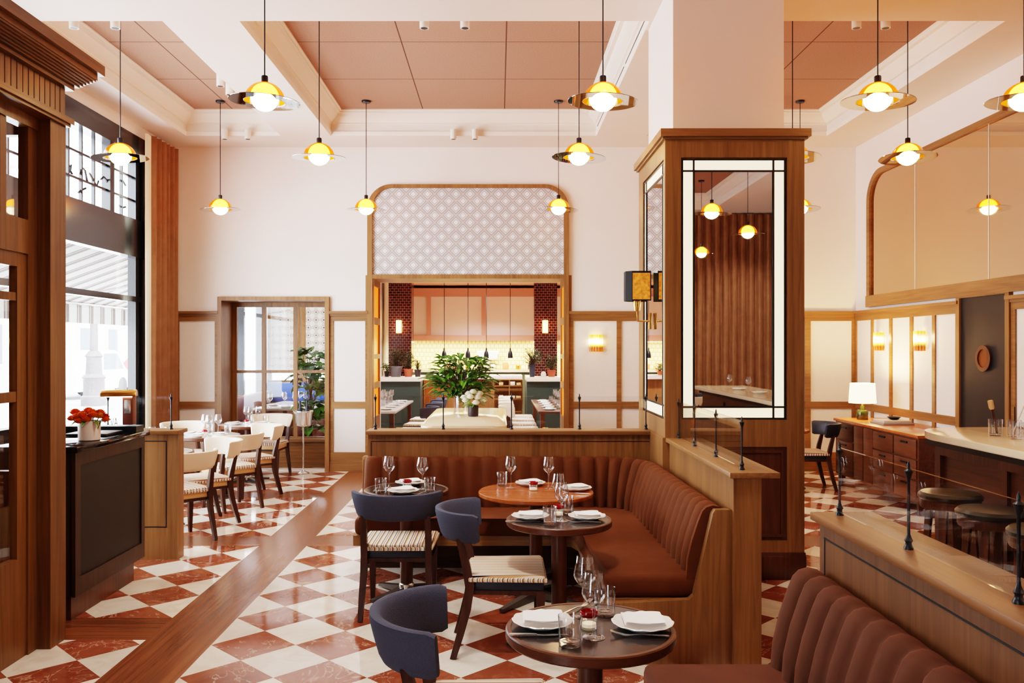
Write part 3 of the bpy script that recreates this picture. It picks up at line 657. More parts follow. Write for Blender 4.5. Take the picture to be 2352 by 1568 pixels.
# ------------------------------------------------------------------ camera, light
cam = bpy.data.cameras.new('camera'); co = bpy.data.objects.new('camera', cam); COL.objects.link(co); co.location = (0,0,H_EYE); co.rotation_euler = (pi/2,0,0)
cam.sensor_width = 36; cam.lens = 1956*36/2352; cam.shift_x = 31/2352; cam.shift_y = 13/2352; cam.clip_start = .05; cam.clip_end = 200
bpy.context.scene.camera = co
def light(kind, name, loc, energy, col=(1,1,1), size=.1, rot=(0,0,0), **k):
    l = bpy.data.lights.new(name, kind); l.energy = energy; l.color = col[:3]
    if kind == 'AREA': l.shape = 'RECTANGLE'; l.size, l.size_y = (size if isinstance(size,tuple) else (size,size))
    elif kind in ('POINT','SPOT'): l.shadow_soft_size = size
    for a, v in k.items(): setattr(l, a, v)
    o = bpy.data.objects.new(name, l); COL.objects.link(o); o.location = loc; o.rotation_euler = rot; return o
w = bpy.data.worlds.new('world'); bpy.context.scene.world = w; w.use_nodes = True; nt = w.node_tree
bg = nt.nodes['Background']; bg.inputs['Color'].default_value = (.80,.90,1.0,1); bg.inputs['Strength'].default_value = 9.0
# ------------------------------------------------------------------ banquettes
def channel_back(path, w, n_in):
    """tufted vertical channels along a plan path of (x,y,nx,ny,s); n points inward"""
    prof = [(0.0,.36),(.10,.36),(.175,.40),(.168,.50),(.145,.60),(.115,.69),(.095,.728),(.075,.748),(.045,.757),(.015,.75),(.0,.74)]
    mb = MB(); rows = []
    for x,y,nx,ny,s in path:
        c = abs(sin(pi*s/w))**.5
        for d,z in prof:
            k = min(1,d/.05); rows.append((x+nx*(d+.036*(c-.6)*k), y+ny*(d+.036*(c-.6)*k), z+(.012*c if z>.7 and d>.01 else 0)))
    m = len(prof); n = len(path)
    fs = [(i*m+j, i*m+j+1, (i+1)*m+j+1, (i+1)*m+j) for i in range(n-1) for j in range(m-1)]
    fs += [tuple(range(m))[::-1], tuple((n-1)*m+j for j in range(m))]
    return mb.add(rows, fs)
def plan_path(pts, step=.0145):
    """dense samples of a polyline given as (x,y); inward normal is to the right of travel"""
    out = []; s = 0
    for i in range(len(pts)-1):
        p, q = Vector(pts[i]), Vector(pts[i+1]); L = (q-p).length; k = max(1,int(L/step))
        for j in range(k): out.append((p+(q-p)*j/k, s+L*j/k))
        s += L
    out.append((Vector(pts[-1]), s)); res = []
    for i,(p,s_) in enumerate(out):
        a, b = out[max(0,i-3)][0], out[min(len(out)-1,i+3)][0]; t = (b-a).normalized(); res.append((p.x,p.y,t.y,-t.x,s_))
    return res
R0 = .40
pts = [(-.955,6.165),(1.09-R0,6.165)]+[(1.09-R0+R0*sin(pi/2*i/16), 6.165-R0+R0*cos(pi/2*i/16)) for i in range(1,17)]+[(1.115,4.205)]
bq = thing('corner_banquette', 'L-shaped rust velvet banquette with channelled back in the middle of the room', 'banquette')
channel_back(plan_path(pts), .1175, 1).build('backrest', M['velvet'], bq, smooth=60)
seat = [(-.95,6.06),(1.0,6.06),(1.0,4.20),(.515,4.20),(.515,5.45),(.48,5.56),(.38,5.60),(-.95,5.60)]
MB().prism(seat,'Z',.312,.425,bev=.03,seg=3).build('seat', M['velvet'], bq)
rail = [(-.955,6.1),(1.05,6.1),(1.05,4.20),(.51,4.20),(.51,5.45),(.475,5.555),(.38,5.595),(-.955,5.595)]
MB().prism(rail,'Z',.245,.312).build('seat_rail', M['oak_x'], bq)
MB().box(-.94,1.1,6.0,6.16,0,.25).box(.82,1.1,4.21,6.0,0,.25).box(-.94,1.1,5.985,6.0,.0,.03).build('plinth', M['walnut_x'], bq)
def end_poly(x0): return [(x0,0),(x0,.30),(x0+.42,.313),(x0+.445,.335),(x0+.53,.735),(x0+.545,.757),(x0+.62,.757),(x0+.632,.735),(x0+.632,0)]
MB().prism([(x,z) for x,z in end_poly(.512)],'Y',4.155,4.20,bev=.004).build('end_panel', M['oak_z'], bq)
MB().prism([(6.165-(x-1.144),z) for x,z in end_poly(.512)],'X',-.985,-.95,bev=.004).xform(Matrix.Translation((0,0,0))).build('end_panel', M['oak_z'], bq)
bq2 = thing('straight_banquette', 'shaded rust velvet banquette with channelled back in the right foreground', 'banquette')
channel_back(plan_path([(1.15,3.06),(1.15,-2.4)][::1]), .1175, 1).build('backrest', M['velvet_dim'], bq2, smooth=60)
MB().prism([(.515,3.05),(1.02,3.05),(1.02,-2.4),(.515,-2.4)],'Z',.30,.425,bev=.03,seg=3).build('seat', M['velvet_dim'], bq2)
MB().box(.53,1.15,-2.4,3.03,.24,.305).build('seat_rail', M['oak_y'], bq2)
MB().box(.85,1.15,-2.4,3.0,0,.245).build('plinth', M['walnut'], bq2)

# ------------------------------------------------------------------ dining chairs (drawn facing +Y)
def make_chair(name, back_m, apron_m, wood_m, seat_m, edge_m):
    t = thing(name, 'x', 'chair')
    R_, CY = .238, -.092
    def backf(u, v):
        a = radians(-80+160*u); # round the bow, section v round a rounded rectangle
        lean = .02
        w = v*2*pi; cx = cos(w); sz = sin(w); k = 1/max(abs(cx),abs(sz)); k = 1+(k-1)*.72
        tt = .021*cx*k; zz = .076*sz*k
        taper = 1 if .03 < u < .97 else .86
        rr = R_+tt*taper+(zz/.076)*lean
        return (rr*sin(a), CY-rr*cos(a), .651+zz*taper)
    nu, nv = 30, 20
    mb = MB(); vs = [backf(i/nu, j/nv) for i in range(nu+1) for j in range(nv)]
    fs = [(i*nv+j, i*nv+(j+1)%nv, (i+1)*nv+(j+1)%nv, (i+1)*nv+j) for i in range(nu) for j in range(nv)]+[tuple(range(nv)), tuple(nu*nv+j for j in range(nv))[::-1]]
    mb.add(vs, fs).build('backrest', back_m, t, smooth=50)
    sp = [(-.215,.20),(.215,.20),(.20,-.175),(.155,-.19),(-.155,-.19),(-.20,-.175)]
    MB().prism(sp,'Z',.385,.418,bev=.012).build('seat', seat_m, t)
    sb = [(-.222,.207),(.222,.207),(.208,-.182),(.16,-.197),(-.16,-.197),(-.208,-.182)]
    MB().prism(sb,'Z',.384,.406,bev=.006).build('seat_border', edge_m, t)
    ap = [(-.205,.19),(.205,.19),(.185,-.175),(-.185,-.175)]
    MB().prism(ap,'Z',.338,.386,bev=.006).build('apron', apron_m, t)
    MB().prism([(-.208,.193),(.208,.193),(.188,-.178),(-.188,-.178)],'Z',.318,.34).build('seat_rail', wood_m, t)
    for sx in (-1,1):
        MB().strip([(sx*.19,.175,.335),(sx*.187,.175,.0)], [.042,.026], [.042,.026]).build('leg', wood_m, t)
        MB().strip([(sx*.195,-.262,0),(sx*.192,-.226,.12),(sx*.186,-.192,.25),(sx*.184,-.178,.36),(sx*.184,-.196,.46),(sx*.182,-.232,.60)], [.026,.032,.036,.038,.036,.03], [.03,.036,.042,.046,.042,.03]).build('leg', wood_m, t)
    return t
navy = make_chair('dining_chair', M['navy'], M['navy_dark'], M['legwood'], M['stripe'], M['stripe_edge'])
G = 'navy dining chairs round the banquette'
place(navy, (-.585,5.065,0), 0, 'navy dining chair with its back to us at the left dark table', G)
place(navy, (.035,4.43,0), -pi/2, 'navy dining chair seen from the side at the middle dark table', G)
place(navy, (-.045,2.71,0), -pi/2, 'navy dining chair cut by the photo bottom at the nearest table', G)
cream = make_chair('dining_chair', M['cream'], M['tan'], M['legwood'], M['stripe2'], M['stripe2_edge'])
G = 'cream dining chairs by the window'
def face(dx,dy): return math.atan2(-dx,dy)
place(cream, (-2.60,6.90,0), face(-.7,.7), 'cream dining chair nearest the low oak partition, back towards us', G)
place(cream, (-2.615,7.49,0), face(-.74,-.67), 'cream dining chair second in the window row, showing its inner back', G)
place(cream, (-2.60,8.26,0), face(-.7,.7), 'cream dining chair third in the window row, back towards us', G)
place(cream, (-2.614,8.95,0), face(-.74,-.67), 'cream dining chair fourth in the window row, inner back to us', G)
place(cream, (-2.79,10.27,0), face(-.1,-1), 'cream dining chair in front of the inner window sill', G)
place(cream, (-3.42,8.35,0), face(.8,.4), 'cream dining chair on the window side of the middle window table', G)
place(cream, (-3.35,9.25,0), face(.7,-.7), 'cream dining chair tucked at the far left by the curtain', G)
nv2 = make_chair('dining_chair', M['navy_dark'], M['navy_dark'], M['legwood'], M['stripe2'], M['stripe2_edge'])
place(nv2, (3.38,9.35,0), face(-1,.05), 'dark navy leather dining chair between the pillar and the wooden sideboard', 'dark navy chairs')

# ------------------------------------------------------------------ round pedestal tables
def round_table(name, label, loc, r, top_m, rim_m, insert, group=None, rim_h=.034, leg_m='walnut', zt=.665, foot=.27, turn=0):
    t = thing(name, label, 'table', loc, 0, group)
    pr = [(0,zt-rim_h),(r-.006,zt-rim_h),(r,zt-rim_h+.006),(r,zt-.004),(r-.004,zt)]
    pr += [(r-.016,zt),(r-.018,zt-.004),(0,zt-.004)] if insert else [(0,zt)]
    MB().lathe(pr, 56).build('tabletop', rim_m, t, smooth=30)
    if insert: MB().lathe([(0,zt-.003),(r-.0175,zt-.003),(r-.0175,zt-.0012),(0,zt-.0012)],56).build('table_inlay', top_m, t, smooth=30)
    MB().cyl((0,0),.040,.05,zt-rim_h,24).build('column', M[leg_m], t)
    MB().cyl((0,0),.12,zt-rim_h-.015,zt-rim_h+.001,20).build('mounting_plate', M['black'], t)
    MB().lathe([(0,.03),(.046,.03),(.046,.075),(.041,.08),(0,.08)],20).build('collar', M['steel'], t)
    for k in range(4):
        a = pi/4+pi/2*k+turn
        MB().bar((.02*cos(a),.02*sin(a),.038),(foot*cos(a),foot*sin(a),.018),.05,.045,w2=.03,d2=.018,side=(-sin(a),cos(a),0)).build('foot', paint('foot_metal',lin(92,82,74),.35,.1,metal=.6) if 'foot_metal' not in bpy.data.materials else bpy.data.materials['foot_metal'], t)
    return t
M['dark_inlay'] = paint('dark_table_inlay', lin(46,40,38), .16, .1, 10); M['pale_glare_top'] = paint('pale_glare_table_top', lin(206,198,192), .12, .05)  # the off-white one paints window glare on dark glossy tops
T1 = (-.575,5.325); T2 = (.23,5.245); T3 = (.313,4.405); T4 = (.289,2.69)
round_table('round_table', 'dark-topped round table behind the navy chair that shows us its back', T1+(0,), .263, M['dark_inlay'], M['walnut_x'], True)
round_table('round_table', 'larger round table with a warm orange wood top in the banquette corner', T2+(0,), .354, None, M['tablewood'], False, rim_h=.026, foot=.36, turn=.15)
round_table('round_table', 'dark-topped round table in the middle, in front of the orange wood table', T3+(0,), .2725, M['dark_inlay'], M['walnut_x'], True, turn=pi/4)
round_table('round_table', 'dark-topped round table nearest the camera at the bottom of the photo', T4+(0,), .267, M['dark_inlay'], M['walnut_x'], True, turn=pi/4)
TA, TB, TC = (-2.92,7.2), (-2.95,8.6), (-2.88,9.78)
round_table('round_table', 'glare-pale round table just behind the low oak partition by the window', TA+(0,), .33, M['pale_glare_top'], M['walnut_x'], True)
round_table('round_table', 'glare-pale round table in the middle of the window row', TB+(0,), .33, M['pale_glare_top'], M['walnut_x'], True)
round_table('round_table', 'glare-pale round table farthest in the window row, by the inner window', TC+(0,), .34, M['pale_glare_top'], M['walnut_x'], True)
T5 = (3.06,9.25)
round_table('round_table', 'small wooden round table half hidden behind the pillar at right', T5+(0,), .30, None, M['tablewood'], False, turn=pi/4)

# ------------------------------------------------------------------ tableware
def make_plate():
    t = thing('plate', 'x', 'plate'); mb = MB(); n = 60; prof = [(0,0),(.055,0),(.062,.004),(.095,.019),(.0965,.021),(.094,.0225),(.063,.0085),(.055,.006),(0,.006)]
    vs = []
    for r,z in prof:
        for i in range(n):
            a = 2*pi*i/n; k = 1+(.03*abs(cos(6*a))-.012 if r > .09 else 0); vs.append((r*k*cos(a), r*k*sin(a), z+(.0015*cos(12*a) if r>.09 else 0)))
    fs = [(j*n+i, j*n+(i+1)%n, (j+1)*n+(i+1)%n, (j+1)*n+i) for j in range(len(prof)-1) for i in range(n)]
    mb.add(vs, fs).build('dish', M['porcelain'], t); return t
def make_napkin():
    t = thing('napkin', 'x', 'napkin'); mb = MB()
    for k in range(3):
        mb.grid(lambda u,v,k=k: ((u-.5)*(.128-.004*k), (v-.5)*(.118-.004*k), .0272+.0028*k+.0025*sin(5*u+2*v+k)), 10, 8)
        mb.grid(lambda u,v,k=k: ((u-.5)*(.128-.004*k), (v-.5)*(.118-.004*k), .0256+.0028*k+.0025*sin(5*u+2*v+k)), 10, 8)
    mb.build('cloth', M['paper'], t, fixn=False); return t
def make_wine():
    t = thing('wine_glass', 'x', 'glass')
    MB().lathe([(0,0),(.034,.0),(.0345,.001),(.012,.004),(.0045,.010),(.0036,.03),(.0034,.08),(.005,.092),(.010,.098)],28).build('stem', M['drink'], t, smooth=60)
    MB().lathe([(.0,.096),(.010,.098),(.024,.110),(.034,.124),(.0372,.134),(.036,.146),(.0315,.170),(.0262,.199),(.0255,.1995),(.0305,.170),(.0348,.146),(.0358,.134),(.0328,.125),(.023,.112),(.010,.1005),(0,.0995)],32).build('bowl', M['drink'], t, smooth=60); return t
def make_tumbler():
    t = thing('tumbler', 'x', 'glass')
    MB().lathe([(0,0),(.030,0),(.0335,.003),(.0355,.089),(.035,.09),(.0345,.089),(.0318,.017),(.026,.013),(0,.013)],32).build('body', M['drink'], t, smooth=50)
    MB().lathe([(0,.002),(.029,.002),(.0305,.0125),(0,.0125)],28).build('thick_base', M['thickbase'], t, smooth=50); return t
M['thickbase'] = pane('thick_glass_base', (.78,.76,.74,1), 2.2)
def make_candle():
    t = thing('candle_holder', 'x', 'candle')
    MB().lathe([(0,0),(.025,0),(.027,.004),(.027,.034),(.025,.04),(.0235,.04),(.0245,.033),(.0245,.006),(0,.006)],28).build('jar', M['drink'], t)
    MB().lathe([(.0255,.038),(.0285,.042),(.0285,.052),(.0265,.056),(.0245,.052),(.0245,.042),(.0255,.038)],28).build('rim_band', M['redwax'], t)
    MB().lathe([(0,.007),(.0225,.007),(.0225,.017),(0,.017)],20).build('wax', M['wax'], t); return t
def make_fork():
    t = thing('fork', 'x', 'fork'); mb = MB()
    mb.strip([(-.085,0,.006),(-.04,0,.0075),(0,0,.008),(.03,0,.004),(.045,0,.0035),(.058,0,.006)], [.009,.007,.004,.008,.016,.017], [.003,.003,.003,.002,.002,.002], side=(0,1,0))
    for k in range(4): mb.strip([(.057,-.0066+.0044*k,.006),(.075,-.0066+.0044*k,.010),(.092,-.0064+.0043*k,.016)], [.0026,.0026,.0018], [.002,.002,.0015], side=(0,1,0))
    mb.build('body', M['steel'], t); return t
def make_knife():
    t = thing('knife', 'x', 'knife')
    MB().strip([(-.085,0,.005),(-.03,0,.005),(.0,0,.005)], [.013,.011,.008], [.006,.006,.005], side=(0,1,0)).build('handle', M['steel'], t)
    MB().strip([(0,0,.004),(.05,.001,.004),(.095,.004,.004)], [.010,.014,.004], [.0018,.0016,.001], side=(0,1,0)).build('blade', M['steel'], t); return t
plate, napkin, wine, tumbler, candle, fork, knife = make_plate(), make_napkin(), make_wine(), make_tumbler(), make_candle(), make_fork(), make_knife()
ZT = .6645
def setp(proto, x, y, lab, rz=0, grp=None, z=ZT): return place(proto, (x,y,z), rz, lab, grp)
tn = {4:'the nearest dark table',3:'the middle dark table',2:'the orange wood table',1:'the left dark table'}
SETS = {
 4: dict(pl=[(.140,2.71,'on the left side'),(.455,2.69,'on the right side')], w=[(.291,2.60,'in front'),(.284,2.80,'behind')], t=[(.212,2.53,'in front'),(.352,2.82,'behind')], c=(.285,2.685), k=(.118,2.61,0), f=[(.435,2.605,pi-.12,'on the right'),(.265,2.875,.9,'behind the left plate')]),
 3: dict(pl=[(.164,4.395,'on the left side'),(.456,4.39,'on the right side')], w=[(.321,4.34,'in front'),(.327,4.67-.04,'behind')], t=[(.256,4.25,'in front'),(.366,4.56,'behind')], c=(.315,4.48), k=(.12,4.31,0), f=[(.43,4.29,pi-.1,'on the right')]),
 2: dict(pl=[(.204,5.46,'at the back'),(.48,5.27,'on the right side')], w=[(.077,5.37,'on the left'),(.314,5.34,'on the right')], t=[(.022,5.43,'on the left')], c=(.215,5.26), k=(.40,5.44,.7), f=[(.47,5.13,pi-.3,'on the right')]),
 1: dict(pl=[(-.569,5.485,'at the back'),(-.58,5.17,'in front')], w=[(-.69,5.37,'on the left'),(-.475,5.32,'on the right')], t=[(-.715,5.17,'on the left'),(-.42,5.20,'on the right')], c=(-.572,5.335), k=(-.76,5.28,pi/2), f=[(-.462,5.15,pi/2+2.6,'by the front plate')]),
}
for n_,d in SETS.items():
    w_ = tn[n_]
    for x,y,l in d['pl']:
        setp(plate, x, y, 'white scalloped plate %s of %s' % (l, w_), RND.random()); setp(napkin, x+.002, y, 'folded white napkin on the plate %s of %s' % (l, w_), RND.uniform(-.12,.12)+(0 if n_>2 else .3))
    for x,y,l in d['w']: setp(wine, x, y, 'clear wine glass standing %s on %s' % (l, w_))
    for x,y,l in d['t']: setp(tumbler, x, y, 'clear water tumbler standing %s on %s' % (l, w_))
    setp(candle, d['c'][0], d['c'][1], 'small red-rimmed glass candle holder on %s' % w_)
    x,y,a = d['k']; setp(knife, x, y, 'steel table knife lying on %s' % w_, a)
    for x,y,a,l in d['f']: setp(fork, x, y, 'steel fork lying %s on %s' % (l, w_), a)
# the window row: place settings seen small
for (tx,ty),w_,items in ((TA,'the glare-pale table nearest the partition',[(-.16,.1),(.14,-.12)]),(TB,'the middle glare-pale window table',[(-.17,-.02),(.15,-.1),(-.03,-.215)]),(TC,'the far glare-pale window table',[(-.15,-.05),(.16,-.02)])):
    for i,(dx,dy) in enumerate(items):
        l = ('left','right','near')[i]
        setp(plate, tx+dx, ty+dy, 'white plate at the %s of %s' % (l,w_)); setp(napkin, tx+dx, ty+dy, 'folded napkin on the %s plate of %s' % (l,w_), .4*i)
    for i,(dx,dy) in enumerate(((-.06,.13),(.02,.02),(.08,.12))):
        l = ('left','middle','right')[i]; setp(wine, tx+dx, ty+dy, '%s wine glass of the three on %s' % (l,w_))
    for i,(dx,dy) in enumerate(((-.05,.25),(.175,.13))): setp(tumbler, tx+dx, ty+dy, '%s tumbler of the two on %s' % (('left','right')[i],w_))
    setp(candle, tx+.0, ty-.05, 'red-rimmed candle holder on %s' % w_)
# ------------------------------------------------------------------ pendants: globe, amber dome, smoked disc
def make_pendant(ztop, canopy):
    """drawn hanging from z=0 down to the disc; ztop is the ceiling height"""
    t = thing('pendant_lamp', 'x', 'pendant lamp'); z = 3.10-ztop
    tilt = Matrix.Translation((0,0,z)) @ Euler((.03,.05,0)).to_matrix().to_4x4()
    MB().lathe([(.128,-.002),(.222,-.002),(.2235,0),(.222,.002),(.128,.002),(.1265,0),(.128,-.002)],56).xform(tilt).build('disc', M['smoke'], t)
    MB().lathe([(.129,-.0025),(.1315,-.0025),(.1315,.0025),(.129,.0025),(.129,-.0025)],48).xform(tilt).build('disc_rim', M['brass'], t)
    MB().lathe([(.127*cos(pi/2*i/12), .004+.118*sin(pi/2*i/12)) for i in range(12)]+[(.022,.122)],40).xform(Matrix.Translation((0,0,z))).build('amber_dome', M['amber'], t)
    MB().sphere((0,0,z+.028),.088,28,18).build('globe', M['globe'], t)
    MB().lathe([(0,z+.118),(.021,z+.118),(.021,z+.158),(.018,z+.163),(0,z+.163)],18).build('cap', M['black'], t)
    MB().tube([(0,0,z+.16),(0,0,-.002)], .0042, 6).build('cord', M['black'], t)
    if canopy: MB().lathe([(0,0),(.052,0),(.052,-.014),(.046,-.022),(0,-.022)],24).build('canopy', M['black'], t)
    return t
PA, PB = make_pendant(CEIL, True), make_pendant(TOP, True)
G = 'amber-domed pendant lamps with smoked glass discs'
for x,y,l in ((-1.477,5.38,'large amber pendant nearest us, left of the middle coffer'),(.66,5.38,'large amber pendant nearest us, just left of the white pillar'),(2.396,5.38,'large amber pendant nearest us, right of the white pillar'),(3.32,5.38,'large amber pendant cut by the right photo edge'),(-3.12,4.9,'amber pendant hidden behind the entrance vestibule cornice')):
    if y == 4.9: continue
    place(PB,(x,y,TOP),0,l,G)
for x,y,l in ((-1.47,6.98,'mid-sized amber pendant, second in the left middle row'),(.66,6.98,'mid-sized amber pendant, second in the row left of the pillar'),(-3.10,6.98,'amber pendant hanging in front of the black window transom'),(2.41,6.98,'amber pendant half hidden by the right edge of the pillar casing'),(3.354,6.98,'mid-sized amber pendant in front of the arched wall mirror'),
    (-1.492,9.6,'small far amber pendant at the left corner of the tiled arch'),(.677,9.6,'small far amber pendant at the right corner of the tiled arch'),(-3.136,9.6,'small far amber pendant above the inner window'),(3.40,9.6,'small far amber pendant just right of the pillar casing'),(2.41,9.6,'far amber pendant behind the pillar'),
    (2.48,1.48,'amber pendant behind us, largest one in the pillar mirror'),(3.42,-.3,'amber pendant behind us, middle one in the pillar mirror'),(3.38,-2.8,'amber pendant behind us, lowest one in the pillar mirror')):
    if (x,y) == (2.41,9.6): continue
    place(PA,(x,y,CEIL),.6*x,l,G)
# small ceiling spots
sp = thing('spotlight','x','spotlight')
MB().lathe([(0,0),(.036,0),(.036,.115),(0,.115)],20).build('housing', M['trimwhite'], sp); MB().lathe([(0,-.001),(.028,-.001),(.028,.012),(0,.012)],18).build('lens', M['black'], sp); MB().box(-.012,.012,0,.06,.05,.09).build('bracket', M['trimwhite'], sp)
G = 'white cylinder spotlights'
for x,y,z,r,l in ((-.53,10.02,3.995,0,'left white spotlight of the pair on the far side of the middle coffer'),(-.276,10.02,3.995,0,'right white spotlight of the pair on the far side of the middle coffer'),(-3.22,10.02,3.995,0,'left white spotlight of the pair above the inner window'),(-2.95,10.02,3.995,0,'right white spotlight of the pair above the inner window'),
    (-.575,6.60,4.02,pi,'left white spotlight at the near edge of the middle coffer'),(-.26,6.60,4.02,pi,'right white spotlight at the near edge of the middle coffer'),(2.775,6.60,4.02,pi,'left white spotlight at the near edge of the right coffer'),(3.0,6.60,4.02,pi,'right white spotlight at the near edge of the right coffer'),(-3.29,6.60,4.02,pi,'left white spotlight at the near edge of the window coffer'),(-2.97,6.60,4.02,pi,'right white spotlight at the near edge of the window coffer'),
    (-2.635,8.07,4.02,-pi/2,'nearer white spotlight on the right face of the window coffer'),(-2.635,8.34,4.02,-pi/2,'farther white spotlight on the right face of the window coffer')):
    place(sp,(x,y,z),r,l,G)

# ------------------------------------------------------------------ wall sconces
M['sconce_glass'] = glow('amber_sconce_glass', lin(230,120,20), lin(255,200,90), .9, .3, 30); M['sconce_hot'] = emit('sconce_bulb', lin(255,220,150), 30)
def make_sconce():
    t = thing('wall_sconce','x','wall lamp')
    MB().box(-.05,.05,-.012,0,-.06,.06,bev=.004).build('back_plate', M['brass'], t)
    mb = MB()
    for k in range(7):
        a = pi+pi*(k+.5)/7; mb.cyl((.075*cos(a),.062*sin(a)),.0155,-.105,.105,10)
    mb.build('glass_rods', M['sconce_rods'], t)
    MB().sphere((0,-.035,.015),.026,14,10,sz=1.1).build('bulb', M['sconce_hot'], t); return t
M['sconce_rod'] = pane('amber_rod', lin(255,190,90), 2.5)
sco = make_sconce(); G = 'amber glass rod wall sconces'
place(sco,(1.215,BACK-.022,1.60),0,'amber glass sconce on the back wall panel right of the arch',G)
place(sco,(RIGHT-.022,9.92,1.615),-pi/2,'amber glass sconce on the right wall, the one deeper in the room',G)
place(sco,(RIGHT-.022,8.96,1.615),-pi/2,'amber glass sconce on the right wall, nearer the black service door',G)
# bracket lamp on the pillar
bl = thing('bracket_lamp','black half-round shaded bracket lamp on the left side of the oak pillar','wall lamp',(X0,6.22,1.74))
M['shade_lit'] = glow('shade_cloth_lit_from_inside', lin(30,12,3), lin(245,140,50), .75, .8, 38)
ol = [(-.012,-.085),(-.15,-.085),(-.19,-.045),(-.19,.045),(-.15,.085),(-.012,.085)]; vs = [(x,y,.145+.215*k) for k in (0,1) for x,y in ol]+[(x*.985-.001,y*.97,.145+.215*k) for k in (0,1) for x,y in ol]
MB().add(vs,[(i,i+1,7+i,6+i) for i in range(5)]+[(12+i,18+i,19+i,13+i) for i in range(5)]+[(6+i,7+i,19+i,18+i) for i in range(5)]+[(i,12+i,13+i,i+1) for i in range(5)]).build('shade', paint('black_linen_shade',lin(12,11,13),.8,.2,80), bl, smooth=0)
for sy in (-1,1): MB().box(-.145,-.02,sy*.0862-.0006,sy*.0862+.0006,.155,.345).build('lit_cloth', M['shade_lit'], bl)
MB().tube([(-.10,0,.22),(-.10,0,.05),(-.095,0,.0),(-.03,0,0),(0,0,0)],.006,8).build('arm', M['brass'], bl)
MB().lathe([(0,.05),(.022,.055),(.03,.1),(.026,.15),(0,.15)],16,(-.10,0,.02)).build('socket', M['brass'], bl)
MB().box(-.016,.0,-.04,.04,-.06,.06,bev=.004).build('back_plate', M['brass'], bl)
MB().sphere((-.10,0,.235),.03,14,10).build('bulb', emit('bracket_bulb', lin(255,210,140), 18), bl)

# ------------------------------------------------------------------ curtains
def drape(name, label, x0, y0, x1, y1, z0, z1, folds, amp, mat, cat='curtain'):
    d = Vector((x1-x0,y1-y0,0)); L = d.length; d.normalize(); nrm = Vector((-d.y,d.x,0)); n = folds*12; ph = RND.random()
    def fn(u, v):
        w = amp*(sin(2*pi*folds*u+1.2*sin(7*u+ph)+.12*sin(2.5*v+20*u))+.3*sin(4*pi*folds*u+ph*9))*(.85+.15*v)
        p = Vector((x0,y0,0))+d*L*u+nrm*w; return (p.x,p.y,z0+(z1-z0)*v)
    o = MB().grid(fn, n, 14).build(name, mat, smooth=80); return tag(o, label, cat)
drape('velvet_curtain','brown velvet curtain gathered in the window corner', -3.985,9.76, -3.96,10.5, .03,3.98, 6, .03, M['curtain'])
drape('sheer_curtain','narrow cream sheer curtain beside the tall black window', -3.95,9.56, -3.97,9.70, .03,3.95, 3, .016, M['sheer'])
drape('velvet_curtain','full-height brown velvet curtain on the wall behind us, seen in the pillar mirror', 6.1,FRONT+.12, -3.9,FRONT+.12, .03,4.03, 62, .045, M['curtain'])

# ------------------------------------------------------------------ host stand and what stands on it
hs = thing('host_stand','black-panelled host stand with a polished dark top beside the vestibule','host stand',(-2.72,5.3,0))
def rb(mb, *a, **k): a = list(a); a[0] += 2.72; a[1] += 2.72; a[2] -= 5.3; a[3] -= 5.3; return mb.box(*a, **k)
hx, hy0, hy1 = -2.385, 4.80, 5.74
M['ebony'] = wood('dark_stained_wood', lin(58,34,20), lin(30,16,10), 'Z', rough=.4)
rb(MB(), -3.05,hx-.012,hy0+.012,hy1-.01,.14,.955).build('body', M['ebony'], hs)
mb = MB()
for y0,y1,z0,z1 in ((hy0,hy0+.06,.14,.96),(hy1-.05,hy1,.14,.96),(hy0,hy1,.14,.24),(hy0,hy1,.88,.96)): rb(mb,hx-.02,hx,y0,y1,z0,z1)
mb.build('frame', M['ebony'], hs)
rb(MB(),hx-.014,hx-.008,hy0+.055,hy1-.045,.23,.89).build('panel', M['blackboard'], hs)
rb(MB(),-3.0,hx-.04,hy0+.03,hy1-.08,0,.14).build('plinth', M['walnut'], hs)
rb(MB(),-3.08,hx+.025,hy0-.03,hy1+.03,.955,.99,bev=.004).build('stand_top', M['stonetop'], hs)
rb(rb(MB(),-3.06,-2.98,hy0+.1,hy1-.05,.99,1.05),-3.0,-2.40,hy1-.10,hy1+.02,.99,1.025).build('raised_ledge', M['black'], hs)
va = thing('flower_vase','white ceramic vase on the host stand','vase',(-2.46,5.12,.991))
MB().lathe([(0,0),(.056,0),(.062,.004),(.0635,.11),(.062,.118),(.057,.118),(.057,.02),(0,.02)],36).build('body', M['whitepot'], va)
fl = thing('flowers','bunch of orange ranunculus flowers in the white vase on the host stand','flowers',(-2.46,5.12,.991))
M['orange'] = paint('orange_petals', lin(240,112,20), .7, .3, 60); M['yellow'] = paint('yellow_petals', lin(222,150,20), .7, .2, 60); M['redpetal'] = paint('red_petals', lin(190,50,16), .7, .2, 60)
def bloom(mb, c, r, mi):
    c = Vector(c)
    for k,(rr,h) in enumerate(((1,.0),(.82,.25),(.6,.42),(.36,.52))):
        m = 9-k
        for i in range(m):
            a = 2*pi*i/m+k; n0 = len(mb.v)
            mb.grid(lambda u,v: (rr*r*(.35+.65*v)*cos((u-.5)*1.15), rr*r*(.35+.65*v)*sin((u-.5)*1.15), r*(h+.55*v*v-.35)), 3, 3, mi)
            mb.xform(Matrix.Translation(c) @ Matrix.Rotation(a,4,'Z'), n0)
